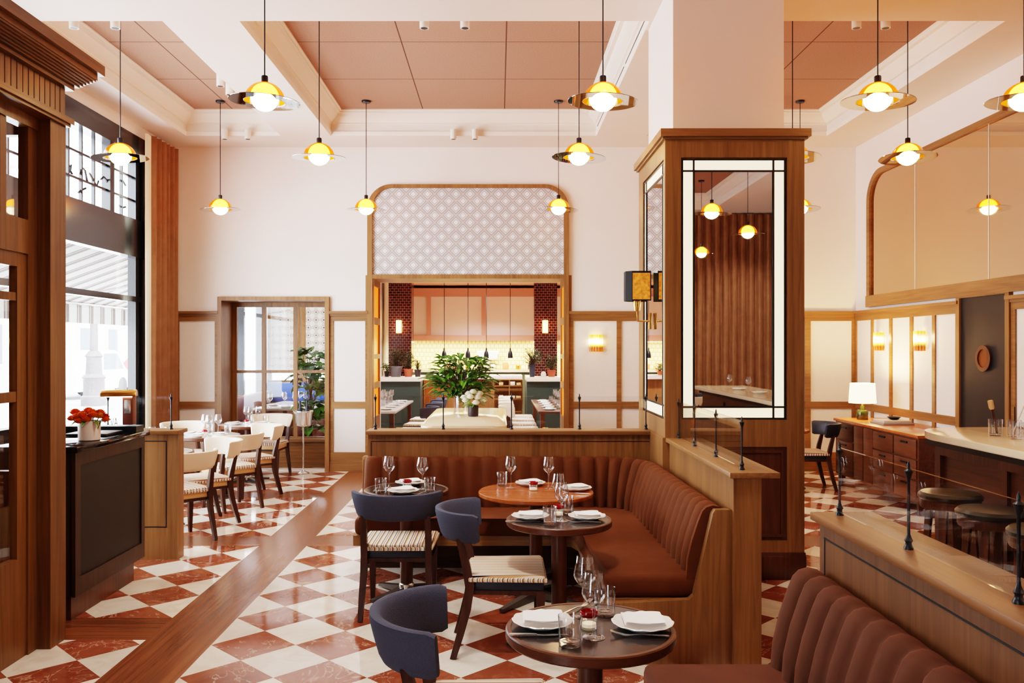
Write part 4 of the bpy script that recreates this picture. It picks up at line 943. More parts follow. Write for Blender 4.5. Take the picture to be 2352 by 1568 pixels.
spots = [(-.085,.0,.165,.034,0),(-.06,.03,.148,.036,0),(-.05,-.045,.14,.036,0),(-.015,.02,.17,.036,0),(-.02,-.05,.15,.034,0),(.012,-.06,.128,.034,0),(.02,-.01,.165,.034,0),(.045,-.045,.15,.034,0),(.055,.02,.16,.034,0),(.075,-.03,.145,.03,1),(.098,-.01,.14,.03,2),(.115,-.035,.125,.028,0),(-.03,-.065,.118,.03,0),(.0,.06,.15,.034,0),(-.09,-.03,.13,.03,0)]
for i,(x,y,z,r,k) in enumerate(spots):
    b = MB(); bloom(b,(x,y,z),r,0); b.build('bloom',(M['orange'],M['yellow'],M['redpetal'])[k],fl,smooth=60,fixn=False)
mb = MB()
for i,(x,y,z,r,k) in enumerate(spots): mb.tube([(x*.3,y*.3,.03),(x*.7,y*.7,.11),(x,y,z)],.0025,5)
for i in range(8): a = i*.8; mb.leaf((.05*cos(a),.05*sin(a),.115),(cos(a),sin(a),.2),.06,.022,.6)
mb.build('stems', M['green2'], fl, fixn=False)
dl = thing('desk_lamp','brass desk lamp with a half-round metal shade on the host stand','lamp',(-2.47,5.70,1.033))
MB().box(-.035,.035,-.03,.03,0,.19,bev=.004).build('post', paint('red_brown_leather', lin(120,66,48), .45, .1), dl)
MB().box(-.022,.022,-.034,-.03,.075,.165,bev=.001).cyl((0,0),.008,-.004,.004,10).xform(Matrix.Identity(4)).build('switch_plate', M['steel'], dl)
n0 = MB(); n0.lathe([(.0,-.11),(.042,-.11),(.044,-.105),(.044,.105),(.042,.11),(0,.11)],24,a0=0,a1=pi); n0.xform(Matrix.Translation((-.06,-.02,.19)) @ Matrix.Rotation(.22,4,'Z') @ Matrix.Rotation(pi/2,4,'Y') @ Matrix.Rotation(pi/2,4,'Z'))
n0.build('shade', M['brass'], dl)
MB().box(-.15,.03,-.035,.0,.185,.19).build('tube_bulb', emit('desk_lamp_tube', lin(255,230,200), 12), dl)
bk = tag(MB().box(-2.72,-2.46,5.34,5.58,.992,1.006,bev=.003).build('reservation_book', M['black']), 'black reservation book lying on the host stand under the desk lamp', 'book')

# ------------------------------------------------------------------ bar, stools, bar tools
bar = thing('bar_counter','long cream marble bar with a dark panelled wooden front','bar',(3.3,2.2,0))
ox, oy = 3.3, 2.2
top = [(2.94,-1.6),(2.94,5.72)]+[(3.30-.36*cos(pi/2*i/10), 5.72+.50*sin(pi/2*i/10)) for i in range(1,11)]+[(3.75,6.25),(3.75,-1.6)]
MB().prism([(x-ox,y-oy) for x,y in top],'Z',.918,.965,bev=.010).build('counter_slab', M['marble_top'], bar)
MB().box(3.10-ox,3.68-ox,-1.55-oy,6.05-oy,.0,.905).build('body', M['walnut_y'], bar)
mb = MB()
for y0 in [5.98-.78*i for i in range(9)]:
    for a0,a1,z0,z1 in ((y0-.05,y0,.12,.86),(y0-.78,y0,.80,.86),(y0-.78,y0,.12,.20)): mb.box(3.075-ox,3.10-ox,a0-oy,a1-oy,z0,z1)
mb.build('frame_rails', M['walnut'], bar)
MB().box(3.05-ox,3.12-ox,-1.55-oy,6.08-oy,.86,.918).build('apron', M['black'], bar)
MB().tube([(2.98-ox,-1.5-oy,.19),(2.98-ox,5.9-oy,.19)],.018,10).build('foot_rail', M['brass'], bar)
MB().box(3.42-ox,3.62-ox,4.3-oy,5.45-oy,.9652,.968).build('drip_tray', M['black'], bar)
st = thing('bar_stool','x','stool')
MB().lathe([(0,.64),(.165,.64),(.176,.652),(.176,.668),(.16,.684),(.08,.69),(0,.69)],36).build('seat', paint('dark_olive_leather', lin(46,40,26), .3, .1, spec=.6), st)
MB().lathe([(0,.59),(.16,.59),(.165,.6),(.165,.64),(0,.64)],36).build('seat_ring', M['walnut'], st)
for k in range(4):
    a = pi/4+pi/2*k; MB().bar((.115*cos(a),.115*sin(a),.6),(.16*cos(a),.16*sin(a),0),.045,.035,w2=.03,d2=.025,side=(-sin(a),cos(a),0)).build('leg', M['walnut'], st)
MB().lathe([(.128,.2),(.146,.2),(.146,.218),(.128,.218),(.128,.2)],32).build('foot_ring', M['brass'], st)
G = 'round bar stools along the bar'
for x,y,l in ((2.70,5.09,'olive-seated wooden bar stool deepest along the bar'),(2.64,4.56,'second olive-seated bar stool from the far end of the bar'),(2.62,4.06,'third bar stool from the far end, at the photo edge')): place(st,(x,y,0),0,l,G)
# tools and glasses on the bar
mg = thing('mixing_glass','x','glass'); MB().lathe([(0,0),(.036,0),(.041,.006),(.043,.11),(.0405,.11),(.0385,.014),(0,.012)],24).build('body', M['drink'], mg)
G = 'mixing glasses on the bar'
for i,(x,y,l) in enumerate(((3.28,5.62,'leftmost mixing glass on the bar, holding wooden tools'),(3.36,5.55,'mixing glass on the bar second from the left'),(3.30,5.42,'mixing glass in the middle of the cluster on the bar'),(3.40,5.36,'mixing glass at the back right of the bar cluster'),(3.30,5.24,'mixing glass second from the right in the bar cluster'),(3.36,5.14,'rightmost mixing glass of the bar cluster'))): place(mg,(x,y,.966),0,l,G)
def tool(name,label,p,q,r,mat,tip=None,tipm=None):
    t = thing(name,label,'bar tool',p); v = Vector(q)-Vector(p); MB().tube([(0,0,0),v],r,8).build('shaft',mat,t)
    if tip: MB().tube([v*.72,v*.78,v*.98,v],[tip*.7,tip,tip,tip*.6],12).build('head',tipm,t)
tool('muddler','wooden muddler standing in the mixing glass on the bar',(3.29,5.62,.982),(3.25,5.63,1.20),.008,M['walnut'],.017,paint('pale_wood',lin(220,180,130),.5,.1))
tool('bar_spoon','long steel bar spoon leaning right out of the mixing glass',(3.345,5.545,.982),(3.46,5.57,1.22),.0035,M['steel'])
tool('bar_spoon','dark bar spoon standing upright in the mixing glass',(3.365,5.55,.982),(3.37,5.56,1.16),.004,M['black'])
for i in range(3): place(tumbler,(3.44+.07*i,4.78-.12*i,.969),0,'%s short tumbler on the bar at the right photo edge' % ('left','middle','right')[i])
for i in range(2):
    setp(plate,3.3,.6-.9*i,'white plate on the bar behind us, %s' % ('nearer the mirror','farther from the mirror')[i],z=.966)
    setp(wine,3.25,.3-.9*i,'wine glass on the bar behind us, %s' % ('nearer the mirror','farther from the mirror')[i],z=.966)

# ------------------------------------------------------------------ sideboard, lamp, books
sb = thing('sideboard','reddish brown wooden sideboard with drawers against the right wall','sideboard',(4.13,8.75,0)); ox,oy = 4.13,8.75
MB().box(3.85-ox,4.44-ox,7.80-oy,9.72-oy,.12,.715).build('carcass', M['walnut_y'], sb)
MB().box(3.83-ox,4.445-ox,7.78-oy,9.74-oy,.715,.742,bev=.004).build('sideboard_top', M['tablewood'], sb)
for j,y0 in enumerate((9.22,8.28,7.82)):
    for k in range(3):
        z0 = .14+.19*k; d = MB().box(3.838-ox,3.852-ox,y0-oy+.01,y0+.45-oy,z0,z0+.175,bev=.003).build('drawer', M['walnut_y'], sb)
        MB().box(3.826-ox,3.84-ox,y0+.17-oy,y0+.29-oy,z0+.13,z0+.145).build('pull', M['black'], d)
for y0 in (8.74,8.98): MB().box(3.838-ox,3.852-ox,y0-oy,y0+.22-oy,.14,.70,bev=.003).build('door', M['walnut_y'], sb)
for x in (3.9,4.38):
    for y in (7.88,9.64): MB().bar((x-ox,y-oy,.13),(x-ox,y-oy,0),.05,.05,w2=.03,d2=.03).build('leg', M['walnut'], sb)
tl = thing('table_lamp','white-shaded table lamp with a green base on the sideboard','lamp',(4.06,9.5,.743))
MB().lathe([(0,0),(.056,0),(.06,.006),(.061,.09),(.055,.102),(.022,.108),(.022,.155),(0,.155)],28).build('base', paint('green_glaze', lin(44,58,26), .15, .2, 14), tl)
MB().lathe([(.145,.185),(.131,.405),(.128,.405),(.142,.185),(.145,.185)],40).build('shade', emit('lamp_shade_lit', lin(255,222,168), 3.0), tl)
MB().lathe([(0,.15),(.012,.15),(.008,.34),(0,.34)],12).build('stem', M['brass'], tl)
MB().sphere((0,0,.30),.035,14,10).build('bulb', M['sconce_hot'], tl)
tag(MB().box(3.98,4.30,8.80,9.12,.743,.762,bev=.002).build('book', paint('grey_book',lin(150,140,132),.6,.06)),'grey large book at the bottom of the pile on the sideboard','book')
tag(MB().box(4.0,4.29,8.83,9.10,.763,.785,bev=.002).build('book', paint('pale_book',lin(198,186,176),.6,.06)),'pale large book on top of the grey book on the sideboard','book')
bo = tag(MB().lathe([(0,.004),(.03,.0),(.045,.006),(.07,.03),(.066,.031),(.04,.012),(0,.01)],28,(4.17,8.98,.786)).build('bowl', M['black']),'small black bowl on top of the books on the sideboard','bowl')
# ------------------------------------------------------------------ kitchen and far dining room beyond the arch
KX0, KX1, KB, KC = -2.15, 1.9, 18.5, 2.80
M['copper_paint'] = paint('copper_pink_paint', lin(208,150,132), .45, .05); M['pinkpanel'] = paint('pale_pink_panel', lin(246,228,222), .35, .03)
M['splash'] = bricks('kitchen_wall_tile', lin(240,222,170), lin(232,208,150), lin(176,150,100), .09, .09, .008); M['greenpanel'] = paint('dark_green_panel', lin(42,54,48), .5, .05)
M['brick'] = bricks('maroon_glazed_brick', lin(64,20,20), lin(46,14,16), lin(150,104,96), .075, .046, .0035, rough=.15)
struct('wall_kitchen_front', cells(MB(),'Y',11.33,.05,-2.2,KX1+.1,0,KC+.1,[OPEN]), M['wall'])
struct('wall_kitchen_left', MB().box(-2.21,KX0,11.1,KB,0,KC), M['wall']); struct('wall_kitchen_right', MB().box(KX1,KX1+.08,11.35,KB,0,KC), M['wall'])
struct('wall_kitchen_back', MB().box(-2.21,KX1+.1,KB,KB+.1,0,KC), M['splash']); struct('ceiling_kitchen', MB().box(-2.21,KX1+.1,11.33,KB,KC,KC+.1), M['copper_paint'])
hd = thing('range_hood','long pale pink panelled range hood with copper-coloured rails over the kitchen','hood',(-.1,17.8,1.68))
def hb(mb,x0,x1,y0,y1,z0,z1): return mb.box(x0+.1,x1+.1,y0-17.8,y1-17.8,z0-1.68,z1-1.68)
hb(MB(),KX0+.02,KX1-.02,17.23,18.48,1.70,2.70).build('body', M['pinkpanel'], hd)
mb = MB(); hb(mb,KX0+.02,KX1-.02,17.19,17.24,1.68,1.79); hb(mb,KX0+.02,KX1-.02,17.19,17.24,2.57,2.74)
for x in (-1.41,-.30,.80): hb(mb,x-.045,x+.045,17.20,17.24,1.75,2.6)
mb.build('rails', M['copper_paint'], hd)
light('AREA','under_hood_light',(-.1,17.75,1.66),190,(1,.84,.5),(3.7,.9),(0,0,0))
def counter(name,label,x0,x1,y0,y1,z,top_m,front_m):
    c = (x0+x1)/2; t = thing(name,label,'counter',(c,y0,0))
    MB().box(x0-c,x1-c,-.04,y1-y0,z-.075,z,bev=.006).build('counter_slab', top_m, t); MB().box(x0-c,x1-c,.05,y1-y0,0,z-.077).build('body', front_m, t)
    return t
M['white_slab'] = paint('white_counter', lin(240,222,204), .2, .03)
counter('kitchen_counter','green-fronted counter with a pale top at the left of the kitchen',-2.13,-1.38,15,16.2,1.02,M['white_slab'],M['greenpanel'])
counter('kitchen_counter','green-fronted counter with a pale top at the right of the kitchen',.50,1.88,15,16.2,1.02,M['white_slab'],M['greenpanel'])
counter('pass_counter','pink-topped serving counter at the back of the kitchen under the hanging black lamps',-1.30,.46,16.5,17.1,1.005,M['pinkpanel'],M['oak_z'])
sh = thing('open_shelf','wooden open shelves with pale boxes below the serving counter','shelf',(.2,16.26,0))
mb = MB()
for z in (.30,.55,.80,.92): mb.box(-.30,.26,0,.18,z,z+.018)
for x in (-.30,.0,.25): mb.box(x,x+.016,0,.18,.05,.93)
mb.build('boards', M['oak_x'], sh)
for i,(x,z,w,h) in enumerate(((.01,.818,.09,.075),(.125,.818,.08,.05),(.01,.568,.09,.05),(.125,.568,.09,.045),(-.21,.568,.08,.06),(-.21,.818,.08,.06))):
    tag(MB().box(.2+x-w/2+.06,.2+x+w/2+.06,16.27,16.41,z+.003,z+h,bev=.004).build('storage_box', M['white_slab'] if i%2==0 else M['tan']), 'pale box on the open kitchen shelf, %s' % ('upper middle','upper right','lower middle','lower right','lower left','upper left')[i], 'box')
sl = thing('slatted_cabinet','orange wooden slatted cabinet end beside the left kitchen counter','cabinet',(-1.2,15.6,0)); mb = MB()
for i in range(8): mb.box(-.16+.04*i,-.135+.04*i,-.02,.0,.1,.92)
mb.build('slats', M['tablewood'], sl); MB().box(-.17,.17,0,.5,0,.95).build('body', M['tablewood'], sl)
for x,l in ((-1.81,'left'),(.867,'right')):
    struct("pillar_brick", MB().box(x-.21,x+.21,15.65,16.1,1.022,KC), M["brick"])["label"] = "maroon brick column at the %s of the kitchen" % l
so = thing('brick_sconce','x','wall lamp'); MB().lathe([(0,-.115),(.05,-.115),(.05,.115),(0,.115)],20,(0,-.06,0)).build('shade', emit('kitchen_sconce_glow', lin(255,190,110), 6), so); MB().lathe([(0,-.135),(.035,-.135),(.04,-.116),(0,-.116)],16,(0,-.06,0)).build('holder', M['brass'], so); MB().box(-.02,.02,-.03,0,-.05,.05).build('back_plate', M['brass'], so)
place(so,(-1.824,15.64,1.926),0,'glowing cylinder sconce on the left maroon brick column','brick column sconces'); place(so,(.856,15.64,1.926),0,'glowing cylinder sconce on the right maroon brick column','brick column sconces')
hp = thing('hanging_lamp','x','pendant lamp'); MB().lathe([(.0,0),(.050,0),(.046,.07),(.035,.115),(.018,.14),(.014,.19),(0,.19)],20).build('shade', M['black'], hp); MB().tube([(0,0,.18),(0,0,KC-1.35)],.006,6).build('cord', M['black'], hp); MB().cyl((0,0),.05,KC-1.365,KC-1.35,14).build('canopy', M['black'], hp)
for x,l in zip((-1.02,-.573,-.229,.221),('leftmost','second from left','third from left','rightmost')): place(hp,(x,16.0,1.345),0,'small black hanging lamp over the kitchen counter, %s' % l,'black kitchen hanging lamps')
eq = thing('kitchen_monitor','grey screen on the back wall of the kitchen','screen',(-.2,18.3,1.072)); MB().box(-.26,.2,0,.05,.2,.40,bev=.01).box(-.08,.02,.01,.04,0,.2).build('body', M['steel'], eq); MB().box(-.24,.18,-.004,0,.22,.38).build('display', paint('pale_display',lin(170,180,190),.3,.02), eq)
tag(MB().box(-1.9,1.2,18.1,18.45,1.02,1.07).build('prep_counter', M['steel']),'steel preparation counter along the back wall of the kitchen','counter')
tag(MB().box(-1.9,1.2,18.15,18.42,0,1.018).build('prep_cabinet', M['greenpanel']),'dark cabinet under the steel preparation counter','cabinet')
def jar(x,z,h,r,mat,l): tag(MB().lathe([(0,0),(r,0),(r*1.05,h*.8),(r*.7,h),(0,h)],14,(x,18.25,z)).build('kitchen_jar',mat),l,'jar',None)
for i in range(9): jar(-1.2+.27*i,1.075,.10+.05*(i*7%3)/2,.05+.012*(i%2),(M['steel'],M['terracotta'],M['brass'],M['black'])[i%4],'%s pot from the left on the steel kitchen counter' % ('first','second','third','fourth','fifth','sixth','seventh','eighth','ninth')[i])
# plants
def plant(name,label,loc,pot_r,pot_h,pot_m,spread,height,nleaf,leafL,leafW,mats,droop=.25,trunk=False,cat='plant',pot=True):
    t = thing(name,label,cat,loc); R = random.Random(hash((round(loc[0],2),round(loc[1],2),nleaf))&0xffff)
    if pot:
        MB().lathe([(0,0),(pot_r*.74,0),(pot_r*.95,pot_h*.86),(pot_r*1.05,pot_h*.87),(pot_r*1.05,pot_h),(pot_r*.9,pot_h),(pot_r*.85,pot_h*.9),(0,pot_h*.88)],24).build('pot', pot_m, t)
    mb = MB(); ms = MB()
    for i in range(nleaf):
        a = R.uniform(0,2*pi); h = R.random(); rr = spread*(R.random()**.5)*(1-.55*abs(h-.45)); p = (rr*cos(a), rr*sin(a), pot_h*.9+height*(.12+.88*h))
        d = (cos(a)+R.uniform(-.5,.5), sin(a)+R.uniform(-.5,.5), R.uniform(-.1,.9)); mb.leaf(p, d, leafL*R.uniform(.6,1.15), leafW*R.uniform(.7,1.1), droop, i%len(mats))
        if i % 4 == 0: ms.tube([(0,0,pot_h*.85),(p[0]*.4,p[1]*.4,pot_h*.85+(p[2]-pot_h*.85)*.6),p],.004,4)
    mb.build('foliage', mats, t, fixn=False, smooth=0)
    if trunk: ms.tube([(0,0,pot_h*.8),(.02,0,pot_h+height*.4),(0,.01,pot_h+height*.8)],.018,7)
    ms.build('stems', M['stem'], t, fixn=False); return t
CT = 1.022
plant('potted_plant','small green plant in a dark pot at the far left of the kitchen counter',(-2.0,15.25,CT),.05,.10,M['darkpot'],.06,.14,60,.07,.035,[M['green2'],M['green']])
plant('potted_plant','bushy grey-green plant in a big grey pot on the left kitchen counter',(-1.83,15.2,CT),.115,.19,M['greypot'],.14,.33,240,.07,.016,[M['green3'],M['green']])
plant('potted_plant','leafy herb in a terracotta pot on the left kitchen counter',(-1.61,15.22,CT),.085,.14,M['terracotta'],.105,.32,220,.06,.022,[M['green3'],M['green']])
plant('potted_plant','small upright shrub in a maroon pot at the end of the left counter',(-1.44,15.2,CT),.062,.13,M['darkpot'],.05,.18,140,.05,.018,[M['green'],M['green3']])
plant('potted_plant','wide feathery bush in a dark blue pot on the right kitchen counter',(.60,15.2,CT),.06,.22,M['navy_dark'],.19,.30,300,.09,.014,[M['green3'],M['green']],.35)
plant('potted_plant','small bush in a terracotta pot on the right kitchen counter',(.95,15.25,CT),.075,.12,M['terracotta'],.12,.27,220,.06,.018,[M['green3'],M['green']])
tag(MB().lathe([(0,0),(.045,0),(.048,.05),(.036,.085),(0,.1)],18,(.80,15.15,CT)).build('ceramic_jar',M['whitepot']),'small white ceramic jar on the right kitchen counter','jar')
plant('potted_plant','orange flowering plant near the back left of the kitchen',(-.93,16.75,1.006),.06,.08,M['terracotta'],.12,.14,90,.07,.05,[M['orange'],M['green2']])
# marble service table in front of the arch with its flowers
sv = thing('service_table','large cream marble service table with rounded corners in front of the arch','table',(-.335,9.3,0))
rr = .12; w, l = .415, 1.2; out = []
for cx,cy,a0 in ((w-rr,l-rr,0),(-w+rr,l-rr,pi/2),(-w+rr,-l+rr,pi),(w-rr,-l+rr,1.5*pi)): out += [(cx+rr*cos(a0+pi/2*i/6), cy+rr*sin(a0+pi/2*i/6)) for i in range(7)]
MB().prism(out,'Z',.765,.80,bev=.010).build('tabletop', M['marble_top'], sv); MB().box(-.36,.36,-1.1,1.1,.70,.764).build('apron', M['black'], sv); MB().box(-.33,.33,-1.05,1.05,.0,.70).build('base', M['walnut'], sv)
gv = thing('glass_vase','large clear glass vase of green branches on the marble service table','vase',(-.417,9.60,.801))
MB().lathe([(0,0),(.078,0),(.085,.006),(.085,.21),(.082,.21),(.080,.012),(0,.012)],32).build('body', M['drink'], gv)
br = plant('green_branches','big spray of green leafy branches in the glass vase in front of the arch',(-.417,9.60,.801),.07,.16,None,.34,.48,430,.19,.056,[M['green2'],M['green']],.35,cat='flowers',pot=False)
dv = thing('dark_vase','small dark vase of white roses on the marble service table','vase',(-.274,9.23,.801)); MB().lathe([(0,0),(.05,0),(.057,.01),(.058,.115),(.05,.12),(.045,.115),(.045,.02),(0,.02)],28).build('body', M['darkpot'], dv)
wf = thing('white_roses','bunch of white roses in the dark vase on the marble service table','flowers',(-.274,9.23,.801)); M['whitepetal'] = paint('white_petals', lin(240,234,214), .7, .05, 40)
for i,(x,y,z) in enumerate(((-.08,-.04,.17),(-.03,-.06,.21),(.05,-.04,.20),(.11,-.01,.17),(.0,.02,.26),(-.05,.02,.24),(.03,-.07,.15),(.07,.04,.24),(-.10,.0,.20))):
    b = MB(); bloom(b,(x,y,z),.046,0); b.build('bloom',M['whitepetal'],wf,smooth=60,fixn=False)
mb = MB()
for i in range(46):
    a = RND.uniform(0,6.3); r = RND.uniform(.02,.11); mb.leaf((r*cos(a),r*sin(a),RND.uniform(.11,.2)),(cos(a),sin(a),.3),.07,.025,.6)
for i in range(8): a = i*.8; mb.tube([(.02*cos(a),.02*sin(a),.03),(.05*cos(a),.05*sin(a),.15)],.003,4)
mb.build('leaves', M['green2'], wf, fixn=False, smooth=0)
# dining tables in the far room
def long_table(label,x0,x1,y0,y1,mat):
    cx,cy = (x0+x1)/2,(y0+y1)/2; t = thing('dining_table',label,'table',(cx,cy,0)); MB().box(x0-cx,x1-cx,y0-cy,y1-cy,.632,.664,bev=.006).build('tabletop',mat,t)
    for sx in (-1,1):
        for sy in (-1,1): MB().bar((sx*((x1-x0)/2-.06),sy*((y1-y0)/2-.08),.632),(sx*((x1-x0)/2-.06),sy*((y1-y0)/2-.08),0),.06,.06).build('leg',M['walnut'],t)
long_table('pale dining table with glasses at the left of the far room',-2.12,-1.42,11.75,14.2,M['pale_glare_top'])
long_table('dark wooden dining table with glasses at the right of the far room',.55,1.45,11.75,14.4,M['walnut_x'])
G = 'blue chairs beyond the arch'
for y,l in ((11.85,'nearest'),(12.75,'middle'),(13.65,'farthest')): place(navy,(-1.18,y,0),face(-1,.1),'blue dining chair beyond the arch at the left table, %s' % l,G)
G = 'cream chairs beyond the arch'
for y,l in ((12.05,'nearest'),(12.8,'second'),(13.5,'third'),(14.15,'farthest')): place(cream,(.36,y,0),face(1,0),'cream dining chair beyond the arch at the right table, %s' % l,G)
for i in range(5):
    y = 12.0+.45*i; n_ = ('nearest','second','third','fourth','farthest')[i]
    setp(plate,.72,y,'white plate on the far right table, %s to us in the row' % n_); setp(napkin,.72,y,'folded napkin on the far right table, %s to us in the row' % n_,pi/2)
    setp(wine,.92,y+.05,'wine glass of the near row on the far right table, %s to us' % n_); setp(wine,1.02,y+.12,'wine glass of the rear row on the far right table, %s to us' % n_); setp(tumbler,.86,y+.16,'tumbler on the far right table, %s to us' % n_)
    setp(plate,-1.58,y+.05,'white plate on the far left table, %s to us in the row' % n_)
    setp(wine,-1.72,y-.08,'wine glass in the inner row of the far left table, %s to us' % n_); setp(wine,-1.86,y,'wine glass in the outer row of the far left table, %s to us' % n_); setp(tumbler,-1.76,y+.1,'tumbler on the far left table, %s to us' % n_)
for x,y,e,c in ((-1.2,13.4,190,(.86,.93,1)),(.9,13.6,150,(1,.94,.88)),(-.2,12.2,60,(1,.94,.88)),(-.2,15.6,300,(1,.92,.90))): light('SPOT','far_room_fill',(x,y,2.75),e,c,.1,(0,0,0),spot_size=radians(140),spot_blend=.7)  # fill spots without fittings, added to brighten the tables and hood

# ------------------------------------------------------------------ side room behind the inner window
struct('wall_side_left', cells(MB(),'X',LEFT-.14,.14,BACK+.1,15.1,0,2.9,[(12.5,14.7,.55,2.6)]), M['wall'])
struct('wall_side_back', cells(MB(),'Y',15,.12,LEFT-.1,-2.2,0,2.9,[(-4.03,-3.49,.95,2.32),(-3.40,-2.6,.95,2.32)]), M['wall'])
struct('ceiling_side', MB().box(LEFT-.1,-2.15,BACK+.12,15.1,2.8,2.9), M['ceil'])
w4 = struct('window_4', MB().box(LEFT-.1,LEFT+.02,12.5,12.58,.55,2.6).box(LEFT-.1,LEFT+.02,14.62,14.7,.55,2.6).box(LEFT-.1,LEFT+.02,13.5,13.58,.55,2.6).box(LEFT-.1,LEFT+.02,12.5,14.7,2.5,2.6).box(LEFT-.1,LEFT+.02,12.5,14.7,.55,.65), M['blackframe']); struct('glass', MB().box(LEFT-.05,LEFT-.046,12.58,14.62,.65,2.5), M['glass'], w4)
w5 = struct('window_5', MB().box(-4.06,-3.99,14.98,15.06,.9,2.36).box(-3.53,-3.36,14.98,15.06,.9,2.36).box(-2.64,-2.55,14.98,15.06,.9,2.36).box(-4.06,-2.55,14.98,15.06,2.30,2.36).box(-4.06,-2.55,14.98,15.06,.9,.97), M['oak_z']); struct('glass', MB().box(-4.0,-2.6,15.03,15.034,.97,2.3), M['glass'], w5)
M['blind'] = circle_print('rosette_blind', 'XZ', .135, lin(206,194,180), lin(70,46,38), .12)  # slight emission stands in for daylight passing through the cloth
for x0,x1,l in ((-4.0,-3.52,'left'),(-3.38,-2.62,'right')):
    rbl = thing('roller_blind','rosette-patterned roller blind on the %s window of the side room' % l,'blind',((x0+x1)/2,14.95,1.15)); MB().box(x0-(x0+x1)/2,x1-(x0+x1)/2,0,.004,0,1.13).build('cloth',M['blind'],rbl); MB().box(x0-(x0+x1)/2,x1-(x0+x1)/2,-.008,.010,-.02,0).build('bottom_bar',M['oak_x'],rbl)
M['rosette_paper'] = circle_print('rosette_wallpaper', 'XZ', .135, lin(222,204,186), lin(110,70,56))
bb = thing('wall_bench','bright blue backed bench under the patterned blinds in the side room','bench',(-3.2,14.6,0)); MB().box(-.83,.83,.20,.33,.60,.93,bev=.01).build('backrest', paint('bright_blue_cloth',lin(34,80,170),.6,.1), bb); MB().box(-.83,.83,-.2,.33,0,.44,bev=.015).build('seat', paint('maroon_seat',lin(92,44,34),.5,.1), bb)
sbq = thing('wall_bench','brown leather bench along the window of the side room','bench',(-3.85,13.4,0)); M['brown_leather'] = paint('brown_leather',lin(110,58,38),.4,.1)
MB().box(-.2,.18,-1.3,1.3,.25,.42,bev=.02).build('seat',M['brown_leather'],sbq); MB().box(-.2,-.08,-1.3,1.3,.42,.80,bev=.02).build('backrest',M['brown_leather'],sbq); MB().box(-.2,.14,-1.25,1.25,0,.25).build('base',M['walnut'],sbq)
long_table('white-lit dining table in the side room behind the inner window',-3.55,-2.75,12.3,14.0,M['pale_glare_top'])
for i,(x,y) in enumerate(((-3.35,12.5),(-3.2,12.75),(-3.0,12.55),(-3.3,13.1),(-3.1,13.3),(-2.95,13.0),(-3.25,13.6))): setp(wine,x,y,'%s wine glass on the side room table behind the inner window' % ('first','second','third','fourth','fifth','sixth','seventh')[i])
for i,(x,y) in enumerate(((-3.1,12.42),(-2.9,12.8),(-3.4,12.85))): setp(plate,x,y,'%s white plate on the side room table' % ('nearest','right','left')[i]); setp(napkin,x,y,'folded napkin on the %s plate of the side room table' % ('nearest','right','left')[i])
plant('fiddle_leaf_fig','tall fig plant with big glossy leaves behind the right of the inner window',(-2.60,11.75,.0),.13,.26,M['whitepot'],.17,1.28,150,.23,.17,[M['green2'],M['green2'],M['green']],.45,True)
# wine bucket on its stand
bu = thing('wine_bucket_stand','tall polished steel wine bucket stand in front of the inner window','wine bucket',(-2.40,10.47,0))
MB().lathe([(0,0),(.075,0),(.075,.008),(.03,.025),(.013,.04),(.010,.06),(.010,.56),(.03,.575),(0,.58)],24).build('stand', M['steel'], bu)
MB().lathe([(0,.582),(.085,.582),(.098,.60),(.112,.745),(.122,.76),(.120,.768),(.108,.762),(.094,.605),(0,.60)],32).build('bucket', M['steel'], bu)
for x,l in ((-.04,'left'),(.045,'right')):
    b = thing('wine_bottle','dark %s wine bottle standing in the steel bucket' % l,'bottle',(-2.40+x,10.47,.605)); MB().lathe([(0,0),(.034,0),(.034,.16),(.014,.20),(.013,.27),(.015,.272),(.015,.285),(0,.285)],18).build('body', M['navy_dark'], b)
# leaf tip behind the pillar, chairs behind us that the pillar mirror shows
plant('tall_plant','spiky plant whose tip shows just right of the oak pillar casing',(2.95,9.95,0),.14,.85,M['darkpot'],.13,.62,60,.40,.03,[M['green'],M['green3']],.25,True)
G = 'cream chairs behind us'
place(cream,(3.2,-3.0,0),face(.3,-1),'cream dining chair behind us, larger one in the pillar mirror',G); place(cream,(2.5,-3.4,0),face(-1,.2),'cream dining chair behind us, at the mirror edge',G); place(nv2,(3.75,-3.5,0),face(.2,1),'dark navy chair behind us, seen in the pillar mirror','dark navy chairs')

# ------------------------------------------------------------------ street
M['asphalt'] = paint('pale_asphalt',lin(190,190,190),.9,.05,2); M['facade'] = paint('pale_facade',lin(214,206,198),.8,.06,1.5); M['facade_dark'] = paint('dark_window_glass',lin(70,84,100),.15,.2)
struct('street', MB().box(-40,LEFT-.15,-20,60,-.2,-.1), M['asphalt'])
def building(label,x0,x1,y0,y1,h,nw,nf):
    b = thing('street_building',label,'building',(x1,y0,-.1)); MB().box(x0-x1,0,0,y1-y0,0,h).build('facade',M['facade'],b); MB().box(x0-x1-.1,.3,-.1,y1-y0+.1,h-.5,h).build('cornice',M['whitepot'],b)
    for i in range(nw):
        for k in range(nf):
            yc = (i+.5)*(y1-y0)/nw; f = MB().box(0,.12,yc-.75,yc+.75,.7+3.1*k,2.9+3.1*k).build('window',M['whitepot'],b); MB().box(.1,.14,yc-.62,yc+.62,.85+3.1*k,2.75+3.1*k).build('pane',M['facade_dark'],f)
building('pale building across the street, behind the white van',-34,-24,22,42,11,6,3); building('pale building farther along the street',-34,-24,44,58,9,4,2); building('pale building opposite, nearer us',-34,-24,0,20,12,6,3)
